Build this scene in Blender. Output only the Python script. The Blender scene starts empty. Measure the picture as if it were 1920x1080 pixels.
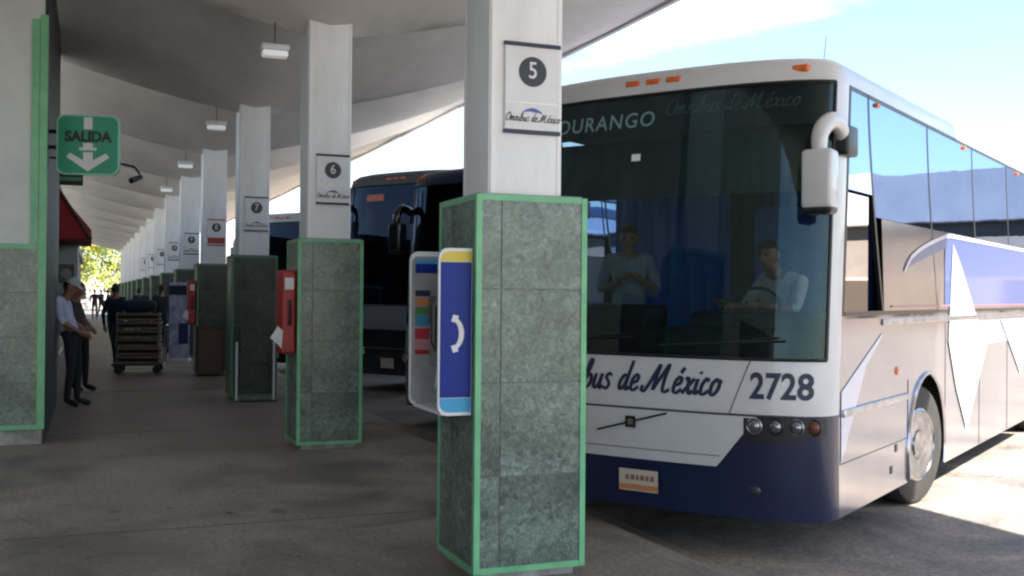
import bpy, math, random
from mathutils import Vector, Matrix
R = math.radians
S = bpy.context.scene
C = S.collection
random.seed(5)

# ------------------------------------------------------------------ camera, sky, sun, exposure
YAW = 21.6
cam = bpy.data.cameras.new('camera'); camo = bpy.data.objects.new('camera', cam); C.objects.link(camo)
cam.sensor_width = 36; cam.lens = 36*1980/1920; cam.clip_start = .05; cam.clip_end = 3000
fw = Vector((math.sin(R(YAW))*math.cos(R(.4)), math.cos(R(YAW))*math.cos(R(.4)), math.sin(R(.4))))
q = fw.to_track_quat('-Z', 'Y').to_matrix() @ Matrix.Rotation(R(.5), 3, 'Z')
camo.matrix_world = Matrix.Translation((0, 0, 1.6)) @ q.to_4x4()
S.camera = camo

SUN_AZ = math.atan2(.40, -.917)      # clockwise from +Y
SUN_EL = R(50)
sd = Vector((math.sin(SUN_AZ)*math.cos(SUN_EL), math.cos(SUN_AZ)*math.cos(SUN_EL), math.sin(SUN_EL)))
sun = bpy.data.lights.new('sun', 'SUN'); suno = bpy.data.objects.new('sun', sun); C.objects.link(suno)
sun.energy = 4.3; sun.angle = R(.5); sun.color = (1, .93, .82)
suno.rotation_euler = sd.to_track_quat('Z', 'Y').to_euler()

W = bpy.data.worlds.new("World"); S.world = W; W.use_nodes = True
nt = W.node_tree; bg = nt.nodes['Background']
sky = nt.nodes.new('ShaderNodeTexSky'); sky.sky_type = 'NISHITA'; sky.sun_disc = False
sky.sun_elevation = SUN_EL; sky.sun_rotation = SUN_AZ; sky.air_density = 1.0; sky.dust_density = 1.2; sky.ozone_density = 1.3
tc = nt.nodes.new('ShaderNodeTexCoord'); mp = nt.nodes.new('ShaderNodeMapping'); mp.inputs['Scale'].default_value = (1.2, 1.2, 5)
nz = nt.nodes.new('ShaderNodeTexNoise'); nz.inputs['Scale'].default_value = 2.2; nz.inputs['Detail'].default_value = 6
cr = nt.nodes.new('ShaderNodeValToRGB'); cr.color_ramp.elements[0].position = .55; cr.color_ramp.elements[1].position = .95
mx = nt.nodes.new('ShaderNodeMix'); mx.data_type = 'RGBA'; mx.inputs['B'].default_value = (9.5, 10.2, 10.6, 1)
nt.links.new(tc.outputs['Generated'], mp.inputs[0]); nt.links.new(mp.outputs[0], nz.inputs['Vector'])
nt.links.new(nz.outputs[0], cr.inputs[0]); nt.links.new(cr.outputs[0], mx.inputs['Factor'])
nt.links.new(sky.outputs[0], mx.inputs['A']); nt.links.new(mx.outputs['Result'], bg.inputs[0])
bg.inputs[1].default_value = .072

S.view_settings.view_transform = 'Standard'; S.view_settings.look = 'None'; S.view_settings.gamma = 1
S.view_settings.exposure = 2.32
S.render.engine = 'CYCLES'
S.cycles.max_bounces = 8; S.cycles.filter_width = 2.3
S.render.resolution_x = 1024; S.render.resolution_y = 576

# ------------------------------------------------------------------ materials
MC = {}
def mat(name, col, rough=.6, metal=0, noise=0, nscale=8, detail=5, col2=None, bump=0, bscale=30, lo=.35, hi=.65,
        emit=0, coat=0, spec=.5, sc=None, trans=0):
    if name in MC: return MC[name]
    m = bpy.data.materials.new(name); m.use_nodes = True; t = m.node_tree; b = t.nodes['Principled BSDF']
    b.inputs['Base Color'].default_value = (*col, 1); b.inputs['Roughness'].default_value = rough
    b.inputs['Metallic'].default_value = metal; b.inputs['Specular IOR Level'].default_value = spec
    b.inputs['Coat Weight'].default_value = coat; b.inputs['Coat Roughness'].default_value = .06
    if emit: b.inputs['Emission Color'].default_value = (*col, 1); b.inputs['Emission Strength'].default_value = emit
    tcn = t.nodes.new('ShaderNodeTexCoord'); mpn = t.nodes.new('ShaderNodeMapping')
    if sc: mpn.inputs['Scale'].default_value = sc
    t.links.new(tcn.outputs['Object'], mpn.inputs[0])
    if noise or col2:
        n = t.nodes.new('ShaderNodeTexNoise'); n.inputs['Scale'].default_value = nscale; n.inputs['Detail'].default_value = detail
        n.inputs['Roughness'].default_value = .65
        r = t.nodes.new('ShaderNodeValToRGB'); r.color_ramp.elements[0].position = lo; r.color_ramp.elements[1].position = hi
        c2 = col2 if col2 else tuple(c*(1-noise) for c in col)
        r.color_ramp.elements[0].color = (*c2, 1); r.color_ramp.elements[1].color = (*col, 1)
        t.links.new(mpn.outputs[0], n.inputs['Vector']); t.links.new(n.outputs[0], r.inputs[0]); t.links.new(r.outputs[0], b.inputs['Base Color'])
    if bump:
        n2 = t.nodes.new('ShaderNodeTexNoise'); n2.inputs['Scale'].default_value = bscale; n2.inputs['Detail'].default_value = 3
        bp = t.nodes.new('ShaderNodeBump'); bp.inputs['Strength'].default_value = bump; bp.inputs['Distance'].default_value = .02
        t.links.new(mpn.outputs[0], n2.inputs['Vector']); t.links.new(n2.outputs[0], bp.inputs['Height']); t.links.new(bp.outputs[0], b.inputs['Normal'])
    MC[name] = m
    return m

def glassmat(name, refl, tint, gcol=(1, 1, 1), rough=.01, fres=True, wav=0):
    if name in MC: return MC[name]
    m = bpy.data.materials.new(name); m.use_nodes = True; t = m.node_tree
    t.nodes.remove(t.nodes['Principled BSDF']); out = t.nodes['Material Output']
    g = t.nodes.new('ShaderNodeBsdfGlossy'); g.inputs['Color'].default_value = (*gcol, 1); g.inputs['Roughness'].default_value = rough
    tr = t.nodes.new('ShaderNodeBsdfTransparent'); tr.inputs['Color'].default_value = (*tint, 1)
    mixn = t.nodes.new('ShaderNodeMixShader'); mixn.inputs[0].default_value = refl
    if fres:
        lw = t.nodes.new('ShaderNodeFresnel'); lw.inputs['IOR'].default_value = 1.5
        ad = t.nodes.new('ShaderNodeMath'); ad.operation = 'ADD'; ad.inputs[1].default_value = refl; ad.use_clamp = True
        t.links.new(lw.outputs[0], ad.inputs[0]); t.links.new(ad.outputs[0], mixn.inputs[0])
    if wav:
        tcn = t.nodes.new('ShaderNodeTexCoord'); n2 = t.nodes.new('ShaderNodeTexNoise'); n2.inputs['Scale'].default_value = 1.3; n2.inputs['Detail'].default_value = 1
        bp = t.nodes.new('ShaderNodeBump'); bp.inputs['Strength'].default_value = wav; bp.inputs['Distance'].default_value = .02
        t.links.new(tcn.outputs['Object'], n2.inputs['Vector']); t.links.new(n2.outputs[0], bp.inputs['Height']); t.links.new(bp.outputs[0], g.inputs['Normal'])
    t.links.new(tr.outputs[0], mixn.inputs[1]); t.links.new(g.outputs[0], mixn.inputs[2]); t.links.new(mixn.outputs[0], out.inputs[0])
    MC[name] = m
    return m

M_paint = mat('white_paint', (.82, .84, .87), .5, col2=(.68, .69, .70), nscale=1.6, detail=9, lo=.25, hi=.55, sc=(1.6, 1.6, .5), bump=.15, bscale=14)
M_trim = mat('green_trim', (.18, .52, .27), .38, col2=(.12, .40, .20), nscale=5)
M_plinth = mat('pale_concrete', (.42, .41, .39), .8, col2=(.22, .21, .2), nscale=6, bump=.4)
M_black = mat('black_plastic', (.012, .012, .014), .35)
M_rubber = mat('rubber', (.018, .018, .018), .75, col2=(.03, .028, .026), nscale=9)
M_steel = mat('steel', (.55, .56, .58), .28, metal=1, col2=(.35, .35, .36), nscale=6)
M_white = mat('white_plastic', (.75, .76, .78), .35, col2=(.65, .66, .68), nscale=3)
M_lens = mat('lamp_lens', (.22, .23, .25), .1, metal=.8, coat=1)
M_amber = mat('amber_lens', (.75, .16, .02), .25, col2=(.5, .08, .01), nscale=30)
M_navy = mat('navy_print', (.015, .02, .06), .45)
M_ink = mat('dark_ink', (.02, .025, .04), .4)
M_blueink = mat('blue_ink', (.05, .1, .35), .4)
M_red = mat('red_plastic', (.42, .025, .02), .4, col2=(.3, .015, .015), nscale=4)
M_skin = mat('skin', (.36, .19, .12), .55, col2=(.28, .14, .09), nscale=12)
M_hair = mat('hair', (.015, .01, .008), .7, bump=.5, bscale=90)
M_eye = mat('eye', (.02, .015, .01), .2)

def marble(mul=1., off=0):
    m = bpy.data.materials.new('green_marble_tile'); m.use_nodes = True; t = m.node_tree; b = t.nodes['Principled BSDF']
    L = t.links.new
    tcn = t.nodes.new('ShaderNodeTexCoord')
    n = t.nodes.new('ShaderNodeTexNoise'); n.inputs['Scale'].default_value = 24; n.inputs['Detail'].default_value = 8; n.inputs['Roughness'].default_value = .8
    n.inputs['Distortion'].default_value = 1.2
    r = t.nodes.new('ShaderNodeValToRGB'); e = r.color_ramp.elements
    e[0].position = .36; e[0].color = (.05*mul, .074*mul, .064*mul, 1); e[1].position = .66; e[1].color = (.26*mul, .315*mul, .29*mul, 1)
    k = e.new(.5); k.color = (.115*mul, .165*mul, .14*mul, 1)
    n3 = t.nodes.new('ShaderNodeTexNoise'); n3.inputs['Scale'].default_value = 3.4; n3.inputs['Detail'].default_value = 3
    r3 = t.nodes.new('ShaderNodeValToRGB'); r3.color_ramp.elements[0].position = .3; r3.color_ramp.elements[0].color = (.62, .62, .62, 1)
    r3.color_ramp.elements[1].position = .7; r3.color_ramp.elements[1].color = (1.2, 1.2, 1.2, 1)
    mu = t.nodes.new('ShaderNodeMix'); mu.data_type = 'RGBA'; mu.blend_type = 'MULTIPLY'; mu.inputs['Factor'].default_value = 1
    va = t.nodes.new('ShaderNodeVectorMath'); va.inputs[1].default_value = (off, off*.7, off*.3); L(tcn.outputs['Object'], va.inputs[0]); L(va.outputs[0], n.inputs['Vector']); L(va.outputs[0], n3.inputs['Vector'])
    L(n.outputs[0], r.inputs[0]); L(n3.outputs[0], r3.inputs[0]); L(r.outputs[0], mu.inputs['A']); L(r3.outputs[0], mu.inputs['B'])
    L(mu.outputs['Result'], b.inputs['Base Color'])
    b.inputs['Roughness'].default_value = .24
    return m
M_marble = [marble(1.1, 0), marble(1.0, 3.1), marble(1.2, 7.7)]
TR = random.Random(8)
M_grout = mat('tile_joint', (.24, .27, .25), .7, col2=(.1, .12, .1), nscale=20)

# ------------------------------------------------------------------ mesh builder
class MB:
    def __init__(s): s.v = []; s.f = []; s.m = []
    def add(s, vs, fs, mi=0):
        o = len(s.v); s.v += [tuple(p) for p in vs]; s.f += [tuple(i+o for i in f) for f in fs]; s.m += [mi]*len(fs); return s
    def box(s, a, b, mi=0, bev=0):
        x0, y0, z0 = a; x1, y1, z1 = b
        if bev <= 0:
            vs = [(x0,y0,z0),(x1,y0,z0),(x1,y1,z0),(x0,y1,z0),(x0,y0,z1),(x1,y0,z1),(x1,y1,z1),(x0,y1,z1)]
            return s.add(vs, [(0,3,2,1),(4,5,6,7),(0,1,5,4),(1,2,6,5),(2,3,7,6),(3,0,4,7)], mi)
        import bmesh
        bm = bmesh.new(); bmesh.ops.create_cube(bm, size=1)
        bmesh.ops.scale(bm, vec=(x1-x0, y1-y0, z1-z0), verts=bm.verts)
        bmesh.ops.translate(bm, vec=((x0+x1)/2, (y0+y1)/2, (z0+z1)/2), verts=bm.verts)
        bmesh.ops.bevel(bm, geom=bm.edges[:]+bm.verts[:], offset=bev, segments=3, affect='EDGES', profile=.5)
        bm.verts.index_update()
        s.add([v.co for v in bm.verts], [tuple(v.index for v in f.verts) for f in bm.faces], mi); bm.free(); return s
    def grid(s, fn, nu, nv, mi=0, flip=False):
        vs = [fn(i/nu, j/nv) for j in range(nv+1) for i in range(nu+1)]
        fs = []
        for j in range(nv):
            for i in range(nu):
                a = j*(nu+1)+i; f = (a, a+1, a+nu+2, a+nu+1)
                fs.append(f[::-1] if flip else f)
        return s.add(vs, fs, mi)
    def prism(s, pts, d, mi=0):          # pts: 3-D outline, d: extrusion vector
        n = len(pts); d = Vector(d); p = [Vector(q) for q in pts]
        vs = p+[q+d for q in p]
        fs = [tuple(range(n))[::-1], tuple(range(n, 2*n))]+[(i, (i+1) % n, n+(i+1) % n, n+i) for i in range(n)]
        return s.add(vs, fs, mi)
    def tube(s, path, r, n=8, mi=0, cap=True):
        P = [Vector(p) for p in path]; rr = r if isinstance(r, (list, tuple)) else [r]*len(P)
        vs = []; up = None
        for i, p in enumerate(P):
            d = (P[min(i+1, len(P)-1)]-P[max(i-1, 0)]).normalized()
            if up is None: up = Vector((0, 0, 1)) if abs(d.z) < .9 else Vector((1, 0, 0))
            a = d.cross(up).normalized(); b = a.cross(d).normalized(); up = b
            for k in range(n):
                t = 2*math.pi*k/n; vs.append(p+a*math.cos(t)*rr[i]+b*math.sin(t)*rr[i])
        fs = [(i*n+k, i*n+(k+1) % n, (i+1)*n+(k+1) % n, (i+1)*n+k) for i in range(len(P)-1) for k in range(n)]
        if cap: fs += [tuple(range(n))[::-1], tuple(range((len(P)-1)*n, len(P)*n))]
        return s.add(vs, fs, mi)
    def lathe(s, prof, c, axis='z', n=24, mi=0):   # prof: (r, h)
        vs = []
        for r, h in prof:
            for k in range(n):
                t = 2*math.pi*k/n; a, b = r*math.cos(t), r*math.sin(t)
                vs.append({'z': (c[0]+a, c[1]+b, c[2]+h), 'x': (c[0]+h, c[1]+a, c[2]+b), 'y': (c[0]+a, c[1]+h, c[2]+b)}[axis])
        m = len(prof)
        fs = [(i*n+k, i*n+(k+1) % n, (i+1)*n+(k+1) % n, (i+1)*n+k) for i in range(m-1) for k in range(n)]
        fs += [tuple(range(n))[::-1], tuple(range((m-1)*n, m*n))]
        return s.add(vs, fs, mi)
    def ell(s, c, r, n=14, m=10, mi=0, fn=None):
        vs = []
        for j in range(m+1):
            th = math.pi*j/m
            for i in range(n):
                ph = 2*math.pi*i/n; d = Vector((math.sin(th)*math.cos(ph), math.sin(th)*math.sin(ph), math.cos(th)))
                if fn: d = fn(d)
                vs.append((c[0]+d.x*r[0], c[1]+d.y*r[1], c[2]+d.z*r[2]))
        fs = [(j*n+i, (j+1)*n+i, (j+1)*n+(i+1) % n, j*n+(i+1) % n) for j in range(m) for i in range(n)]
        return s.add(vs, fs, mi)
    def build(s, name, mats, parent=None, smooth=False):
        me = bpy.data.meshes.new(name); me.from_pydata(s.v, [], s.f); me.update()
        if not isinstance(mats, (list, tuple)): mats = [mats]
        for m in mats: me.materials.append(m)
        for i, p in enumerate(me.polygons): p.material_index = s.m[i]; p.use_smooth = smooth
        me.validate()
        o = bpy.data.objects.new(name, me); C.objects.link(o)
        if parent: o.parent = parent
        if smooth:
            try: me.set_sharp_from_angle(angle=R(40))
            except Exception: pass
        return o

def empty(name, loc, rz=0):
    o = bpy.data.objects.new(name, None); C.objects.link(o); o.location = loc; o.rotation_euler = (0, 0, rz); o.empty_display_size = .2; return o
def tag(o, label, cat, group=None):
    o['label'] = label; o['category'] = cat
    if group: o['group'] = group
    return o
def struct(o): o['kind'] = 'structure'; return o

def copy_tree(o, parent=None):
    c = o.copy(); C.objects.link(c); c.parent = parent
    for ch in [x for x in bpy.data.objects if x.parent == o]: copy_tree(ch, c)
    return c

# ------------------------------------------------------------------ lettering
def text_mb(txt, size, T, bold=0., shear=0., depth=.002, align='CENTER', spacing=1., sx=1.):
    cu = bpy.data.curves.new('t', 'FONT'); cu.body = txt; cu.size = size; cu.offset = bold; cu.shear = shear
    cu.align_x = align; cu.align_y = 'CENTER'; cu.space_character = spacing; cu.resolution_u = 4
    ob = bpy.data.objects.new('t', cu); C.objects.link(ob)
    dg = bpy.context.evaluated_depsgraph_get(); me = bpy.data.meshes.new_from_object(ob.evaluated_get(dg))
    mb = MB(); mb.add([T(v.co.x*sx, v.co.y) for v in me.vertices], [tuple(p.vertices) for p in me.polygons])
    bpy.data.objects.remove(ob); bpy.data.meshes.remove(me); bpy.data.curves.remove(cu)
    return mb

# joined-up hand lettering drawn with a broad nib: strokes on a unit x-height
GL = {
 'O': (1.25, [[(.75,1.75),(.35,1.6),(.1,1.0),(.2,.25),(.6,0),(1.0,.35),(1.12,1.0),(.95,1.6),(.6,1.72),(.5,1.45)]]),
 'm': (1.35, [[(0,.8),(.12,.98),(.15,.5),(.12,0)],[(.14,.5),(.35,.95),(.52,.9),(.52,.4),(.5,0)],[(.52,.5),(.75,.95),(.95,.9),(.95,.3),(1.05,.02),(1.3,.2)]]),
 'n': (.95, [[(0,.8),(.12,.98),(.15,.5),(.12,0)],[(.14,.5),(.38,.95),(.56,.88),(.56,.3),(.66,.02),(.9,.2)]]),
 'i': (.45, [[(.1,.95),(.1,.3),(.2,.02),(.42,.2)],[(.12,1.38),(.17,1.32),(.15,1.28)]]),
 'b': (.85, [[(.05,.3),(.3,1.6),(.22,1.85),(.08,1.6),(.08,.3),(.3,0),(.6,.25),(.55,.75),(.35,.9),(.12,.6)]]),
 'u': (.9, [[(.08,.95),(.08,.3),(.25,0),(.5,.25),(.6,.95)],[(.6,.95),(.58,.25),(.7,.0),(.88,.2)]]),
 's': (.75, [[(.55,.85),(.3,1.0),(.12,.75),(.35,.5),(.5,.22),(.28,0),(.05,.12)]]),
 'd': (.95, [[(.55,.8),(.3,.95),(.06,.5),(.2,.02),(.5,.3),(.6,.9)],[(.66,1.9),(.6,.9),(.58,.25),(.7,.02),(.92,.2)]]),
 'e': (.75, [[(.1,.45),(.45,.6),(.5,.88),(.3,1.0),(.08,.65),(.12,.15),(.35,0),(.7,.25)]]),
 'M': (2.1, [[(-.25,.35),(-.3,.1),(-.05,0),(.25,.6),(.65,1.7),(.62,1.1),(.6,.1)],[(.6,.1),(1.0,1.0),(1.35,1.75),(1.3,1.0),(1.35,.2),(1.55,0),(1.9,.2)]]),
 'x': (.85, [[(.05,.85),(.25,.95),(.42,.3),(.6,0),(.8,.2)],[(.7,.95),(.4,.5),(.05,0)]]),
 'c': (.7, [[(.5,.8),(.3,.98),(.08,.6),(.12,.12),(.32,0),(.66,.25)]]),
 'o': (.8, [[(.35,.98),(.1,.7),(.12,.15),(.35,0),(.6,.35),(.55,.85),(.32,.98),(.5,.8),(.75,.85)]]),
 ' ': (.55, []),
}
def smooth_path(p, k=5):
    P = [Vector((a, b, 0)) for a, b in p]; out = []
    for i in range(len(P)-1):
        p0 = P[max(i-1, 0)]; p1 = P[i]; p2 = P[i+1]; p3 = P[min(i+2, len(P)-1)]
        for j in range(k):
            t = j/k
            out.append(.5*((2*p1)+(-p0+p2)*t+(2*p0-5*p1+4*p2-p3)*t*t+(-p0+3*p1-3*p2+p3)*t*t*t))
    out.append(P[-1]); return out
def script_mb(txt, h, T, w=.16, shear=.32, sx=1., center=True, k=5):
    mb = MB(); x = 0; segs = []
    for ch in txt:
        acc = ch == 'é'; g = GL['e' if acc else ch]
        for st in g[1]: segs.append([(x+a, b) for a, b in st])
        if acc: segs.append([(x+.3, 1.25), (x+.5, 1.6)])
        x += g[0]
    off = x/2 if center else 0
    for st in segs:
        P = smooth_path(st, k)
        vs = []
        for i, p in enumerate(P):
            d = (P[min(i+1, len(P)-1)]-P[max(i-1, 0)])
            if d.length < 1e-6: d = Vector((1, 0, 0))
            d.normalize(); nrm = Vector((-d.y, d.x, 0)); ww = w*(.42+.58*abs(d.y*.9+d.x*.25))
            for sg in (-1, 1):
                a = p+nrm*sg*ww*.5
                X = (a.x-off)*sx+shear*a.y; vs.append(T(X*h, (a.y-.6)*h))
        mb.add(vs, [(2*i, 2*i+1, 2*i+3, 2*i+2) for i in range(len(P)-1)])
    return mb

# ------------------------------------------------------------------ ground
def concrete(name, c1, c2, c3, rough, spec):
    m = bpy.data.materials.new(name); m.use_nodes = True; t = m.node_tree; b = t.nodes['Principled BSDF']; L = t.links.new
    tcn = t.nodes.new('ShaderNodeTexCoord')
    n = t.nodes.new('ShaderNodeTexNoise'); n.inputs['Scale'].default_value = .8; n.inputs['Detail'].default_value = 10; n.inputs['Roughness'].default_value = .72; n.inputs['Distortion'].default_value = .6
    r = t.nodes.new('ShaderNodeValToRGB'); e = r.color_ramp.elements
    e[0].position = .36; e[0].color = (*c1, 1); e[1].position = .68; e[1].color = (*c3, 1); k = e.new(.52); k.color = (*c2, 1)
    n2 = t.nodes.new('ShaderNodeTexNoise'); n2.inputs['Scale'].default_value = 28; n2.inputs['Detail'].default_value = 6
    r2 = t.nodes.new('ShaderNodeValToRGB'); r2.color_ramp.elements[0].position = .35; r2.color_ramp.elements[0].color = (.72, .72, .72, 1)
    r2.color_ramp.elements[1].position = .6; r2.color_ramp.elements[1].color = (1.08, 1.08, 1.08, 1)
    mu = t.nodes.new('ShaderNodeMix'); mu.data_type = 'RGBA'; mu.blend_type = 'MULTIPLY'; mu.inputs['Factor'].default_value = 1
    bp = t.nodes.new('ShaderNodeBump'); bp.inputs['Strength'].default_value = .25; bp.inputs['Distance'].default_value = .01
    L(tcn.outputs['Object'], n.inputs['Vector']); L(tcn.outputs['Object'], n2.inputs['Vector'])
    L(n.outputs[0], r.inputs[0]); L(n2.outputs[0], r2.inputs[0]); L(r.outputs[0], mu.inputs['A']); L(r2.outputs[0], mu.inputs['B'])
    L(mu.outputs['Result'], b.inputs['Base Color']); L(n2.outputs[0], bp.inputs['Height']); L(bp.outputs[0], b.inputs['Normal'])
    mr = t.nodes.new('ShaderNodeMapRange'); mr.inputs['From Min'].default_value = .35; mr.inputs['From Max'].default_value = .65
    mr.inputs['To Min'].default_value = rough; mr.inputs['To Max'].default_value = min(rough+.25, 1)
    L(n.outputs[0], mr.inputs[0]); L(mr.outputs[0], b.inputs['Roughness']); b.inputs['Specular IOR Level'].default_value = spec
    return m
M_plat = concrete('platform_concrete', (.15, .125, .11), (.28, .238, .205), (.37, .32, .275), .38, .5)
M_lane = concrete('lane_concrete', (.11, .105, .105), (.24, .21, .185), (.36, .31, .25), .7, .3)
LZ = -.12
g = MB().add([(-600,-600,LZ),(600,-600,LZ),(600,900,LZ),(-600,900,LZ)], [(0,1,2,3)]); struct(g.build('ground', M_lane))
pf = MB()
xs = [-9, 3.3, 3.42, 3.62, 3.75]; zz = [0, 0, -.015, -.10, LZ+.004]
for i in range(4):
    pf.add([(xs[i],-25,zz[i]),(xs[i+1],-25,zz[i+1]),(xs[i+1],84,zz[i+1]),(xs[i],84,zz[i])], [(0,1,2,3)])
pf.add([(-9,84,0),(3.75,84,0),(3.75,84.3,LZ),(-9,84.3,LZ)], [(0,1,2,3)])
struct(pf.build('platform', M_plat))
# saw cuts and a worn crack in the platform slab
M_joint = mat('slab_joint', (.12, .10, .09), .8, col2=(.07, .06, .054), nscale=3)
jn = MB()
for y in [2.2+5.3*i for i in range(-2, 15)]:
    jn.box((-8.9, y-.005, .0), (3.25, y+.005, .003))
struct(jn.build('platform_joints', M_joint))

sr = random.Random(12); st_m = MB()
for _ in range(60):
    x, y = sr.uniform(-.3, 3.2), sr.uniform(1.5, 22); q_ = sr.uniform(.008, .026); ph0 = sr.uniform(0, 6)
    n_ = 9; st_m.add([(x+q_*(1+.3*math.sin(3*a+ph0))*math.cos(a), y+q_*(1+.3*math.sin(2*a+ph0))*math.sin(a), .0034) for a in [2*math.pi*i/n_ for i in range(n_)]], [tuple(range(n_))])
for _ in range(7):
    x, y = sr.uniform(-.2, 1.5), sr.uniform(2.5, 9); q_ = sr.uniform(.04, .10); ph0 = sr.uniform(0, 6)
    n_ = 24; st_m.add([(x+q_*(1+.25*math.sin(3*a+ph0)+.12*math.sin(7*a))*math.cos(a), y+q_*(1+.3*math.sin(2*a+ph0)+.1*math.sin(9*a))*math.sin(a)*1.5, .0031) for a in [2*math.pi*i/n_ for i in range(n_)]], [tuple(range(n_))], 1)
st_o = st_m.build('platform_stains', [mat('dark_spot', (.10, .084, .074), .6), mat('worn_patch', (.20, .165, .142), .5, col2=(.14, .115, .1), nscale=5)]); struct(st_o)

# ------------------------------------------------------------------ canopy of inverted umbrella shells
CX, CY, SP = 2.305, 5.845, 5.3
DX = -.034                       # sideways step of the row per bay
A_, B_, Z0, HH = 6.07, SP/2, 4.30, 1.92
def canopy_mat():
    m = mat('canopy_concrete', (.80, .77, .73), .7, col2=(.54, .52, .50), nscale=.55, detail=9, lo=.3, hi=.7, bump=.25, bscale=5)
    return m
can = empty('canopy', (CX, CY, Z0)); tag(can, 'grey white scalloped concrete shell canopy over the row of columns', 'canopy')
def shz(u, v):
    u = .5*u+.5*u*u; v = .55*v+.45*v*v; return HH*(u+v-u*v)
def shell_mesh():
    m = MB(); N = 16
    for dz, fl in ((0, True), (.1, False)):
        def fn(i, j):
            x = (i*2-1)*A_; y = (j*2-1)*(B_-.004)
            return (x, y, shz(abs(i*2-1), abs(j*2-1))+dz)
        m.grid(fn, 2*N, 2*N, flip=fl)
    for sx in (-1, 1):
        m.box((sx*A_-.04, -B_+.004, HH-.06), (sx*A_+.04, B_-.004, HH+.16))
    return m
shell0 = shell_mesh().build('shell', canopy_mat(), can, True)
for k in range(-2, 14):
    if k == 0: continue
    c = shell0.copy(); C.objects.link(c); c.parent = can; c.location = (DX*k, k*SP, 0)

# ------------------------------------------------------------------ columns
def tile_face(mb, o, ux, w, z0, z1, n, vj=.22, first=True):
    """individual tiles on one face: o = corner, ux = unit along face, n = outward normal"""
    o = Vector(o); ux = Vector(ux); n = Vector(n); g = .004
    rows = 4; hs = (z1-z0)/rows
    for r in range(rows):
        for a, b in ((0, vj*w), (vj*w, w)):
            x0, x1 = a+g, b-g; za, zb = z0+r*hs+g, z0+(r+1)*hs-g
            if a == 0: x0 = a
            if b == w: x1 = b
            pts = [o+ux*x0+Vector((0,0,za)), o+ux*x1+Vector((0,0,za)), o+ux*x1+Vector((0,0,zb)), o+ux*x0+Vector((0,0,zb))]
            mb.prism(pts, n*.0035, TR.randrange(3))
TS = .335  # half side of the tiled base
TZ0, TZ1 = .06, 2.16
def column_root():
    r = empty('platform_column', (CX, CY, 0))
    MB().box((-.29, -.29, -.13), (.29, .29, TZ0+.01), bev=.01).build('plinth', M_plinth, r)
    core = MB().box((-TS+.008, -TS+.008, TZ0), (TS-.008, TS-.008, TZ1-.005)).build('tile_joints', M_grout, r)
    t = MB()
    tile_face(t, (-TS, -TS+.006, 0), (1,0,0), 2*TS, TZ0, TZ1, (0,-1,0))
    tile_face(t, (-TS+.006, TS, 0), (0,-1,0), 2*TS, TZ0, TZ1, (-1,0,0), vj=.35)
    tile_face(t, (TS-.006, -TS, 0), (0,1,0), 2*TS, TZ0, TZ1, (1,0,0))
    tile_face(t, (TS, TS-.006, 0), (-1,0,0), 2*TS, TZ0, TZ1, (0,1,0))
    t.build('tiled_base', M_marble, r)
    f = MB(); w = .034; p = .004; E = TS+p
    for sx in (-1, 1):
        for sy in (-1, 1):
            f.box((min(sx*E, sx*(E-w)), min(sy*E, sy*(E-w)), TZ0-.01), (max(sx*E, sx*(E-w)), max(sy*E, sy*(E-w)), TZ1+.002))
    for z in (TZ0-.012, TZ1-.03):
        e2 = E-.0015
        f.box((-e2+w, -e2, z), (e2-w, -e2+w, z+w)); f.box((-e2+w, e2-w, z), (e2-w, e2, z+w))
        f.box((-e2, -e2+w, z), (-e2+w, e2-w, z+w)); f.box((e2-w, -e2+w, z), (e2, e2-w, z+w))
    f.build('edge_trim', M_trim, r)
    MB().box((-TS+.02, -TS+.02, TZ1-.006), (TS-.02, TS-.02, TZ1+.012)).build('ledge', M_plinth, r)
    s = MB().box((-.225, -.225, TZ1), (.225, .225, 4.6), bev=.012)
    for sx in (-1, 1):
        s.box((sx*.205-.012, -.2285, TZ1+.02), (sx*.205+.012, -.2235, 4.55))
        s.box((-.2285, sx*.205-.012, TZ1+.02), (-.2235, sx*.205+.012, 4.55))
    s.build('shaft', M_paint, r, smooth=True)
    return r
NCOL = 14
DKM = {}
col0 = column_root()
words = ['nearest', 'second', 'third', 'fourth', 'fifth', 'sixth']
for k in range(NCOL):
    c = col0 if k == 0 else copy_tree(col0)
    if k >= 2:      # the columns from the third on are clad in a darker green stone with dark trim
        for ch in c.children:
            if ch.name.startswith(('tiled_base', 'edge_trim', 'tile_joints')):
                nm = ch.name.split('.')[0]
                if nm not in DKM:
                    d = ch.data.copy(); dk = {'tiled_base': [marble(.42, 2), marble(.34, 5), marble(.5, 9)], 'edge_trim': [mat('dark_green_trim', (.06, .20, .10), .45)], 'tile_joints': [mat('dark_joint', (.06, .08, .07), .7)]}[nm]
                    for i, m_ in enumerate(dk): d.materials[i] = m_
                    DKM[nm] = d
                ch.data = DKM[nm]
    c.location = (CX+DX*k, CY+SP*k, 0)
    if k == 0: lb = 'large nearest column with green marble base and the number 5 sign'
    elif k == 1: lb = 'white column with green tiled base bearing the number 6 sign'
    elif k == 2: lb = 'third column from the camera, dark tiled base with pale posts before it'
    elif k == 3: lb = 'fourth column in the row, carrying the sign with a red band'
    elif k == 4: lb = 'fifth column in the row, right behind the white and blue banner'
    elif k == 5: lb = 'sixth column in the row, showing just left of the banner'
    else: lb = 'far slender white column with dark base at the end of the row'
    tag(c, lb, 'column', 'columns in a row along the bus platform')

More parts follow.
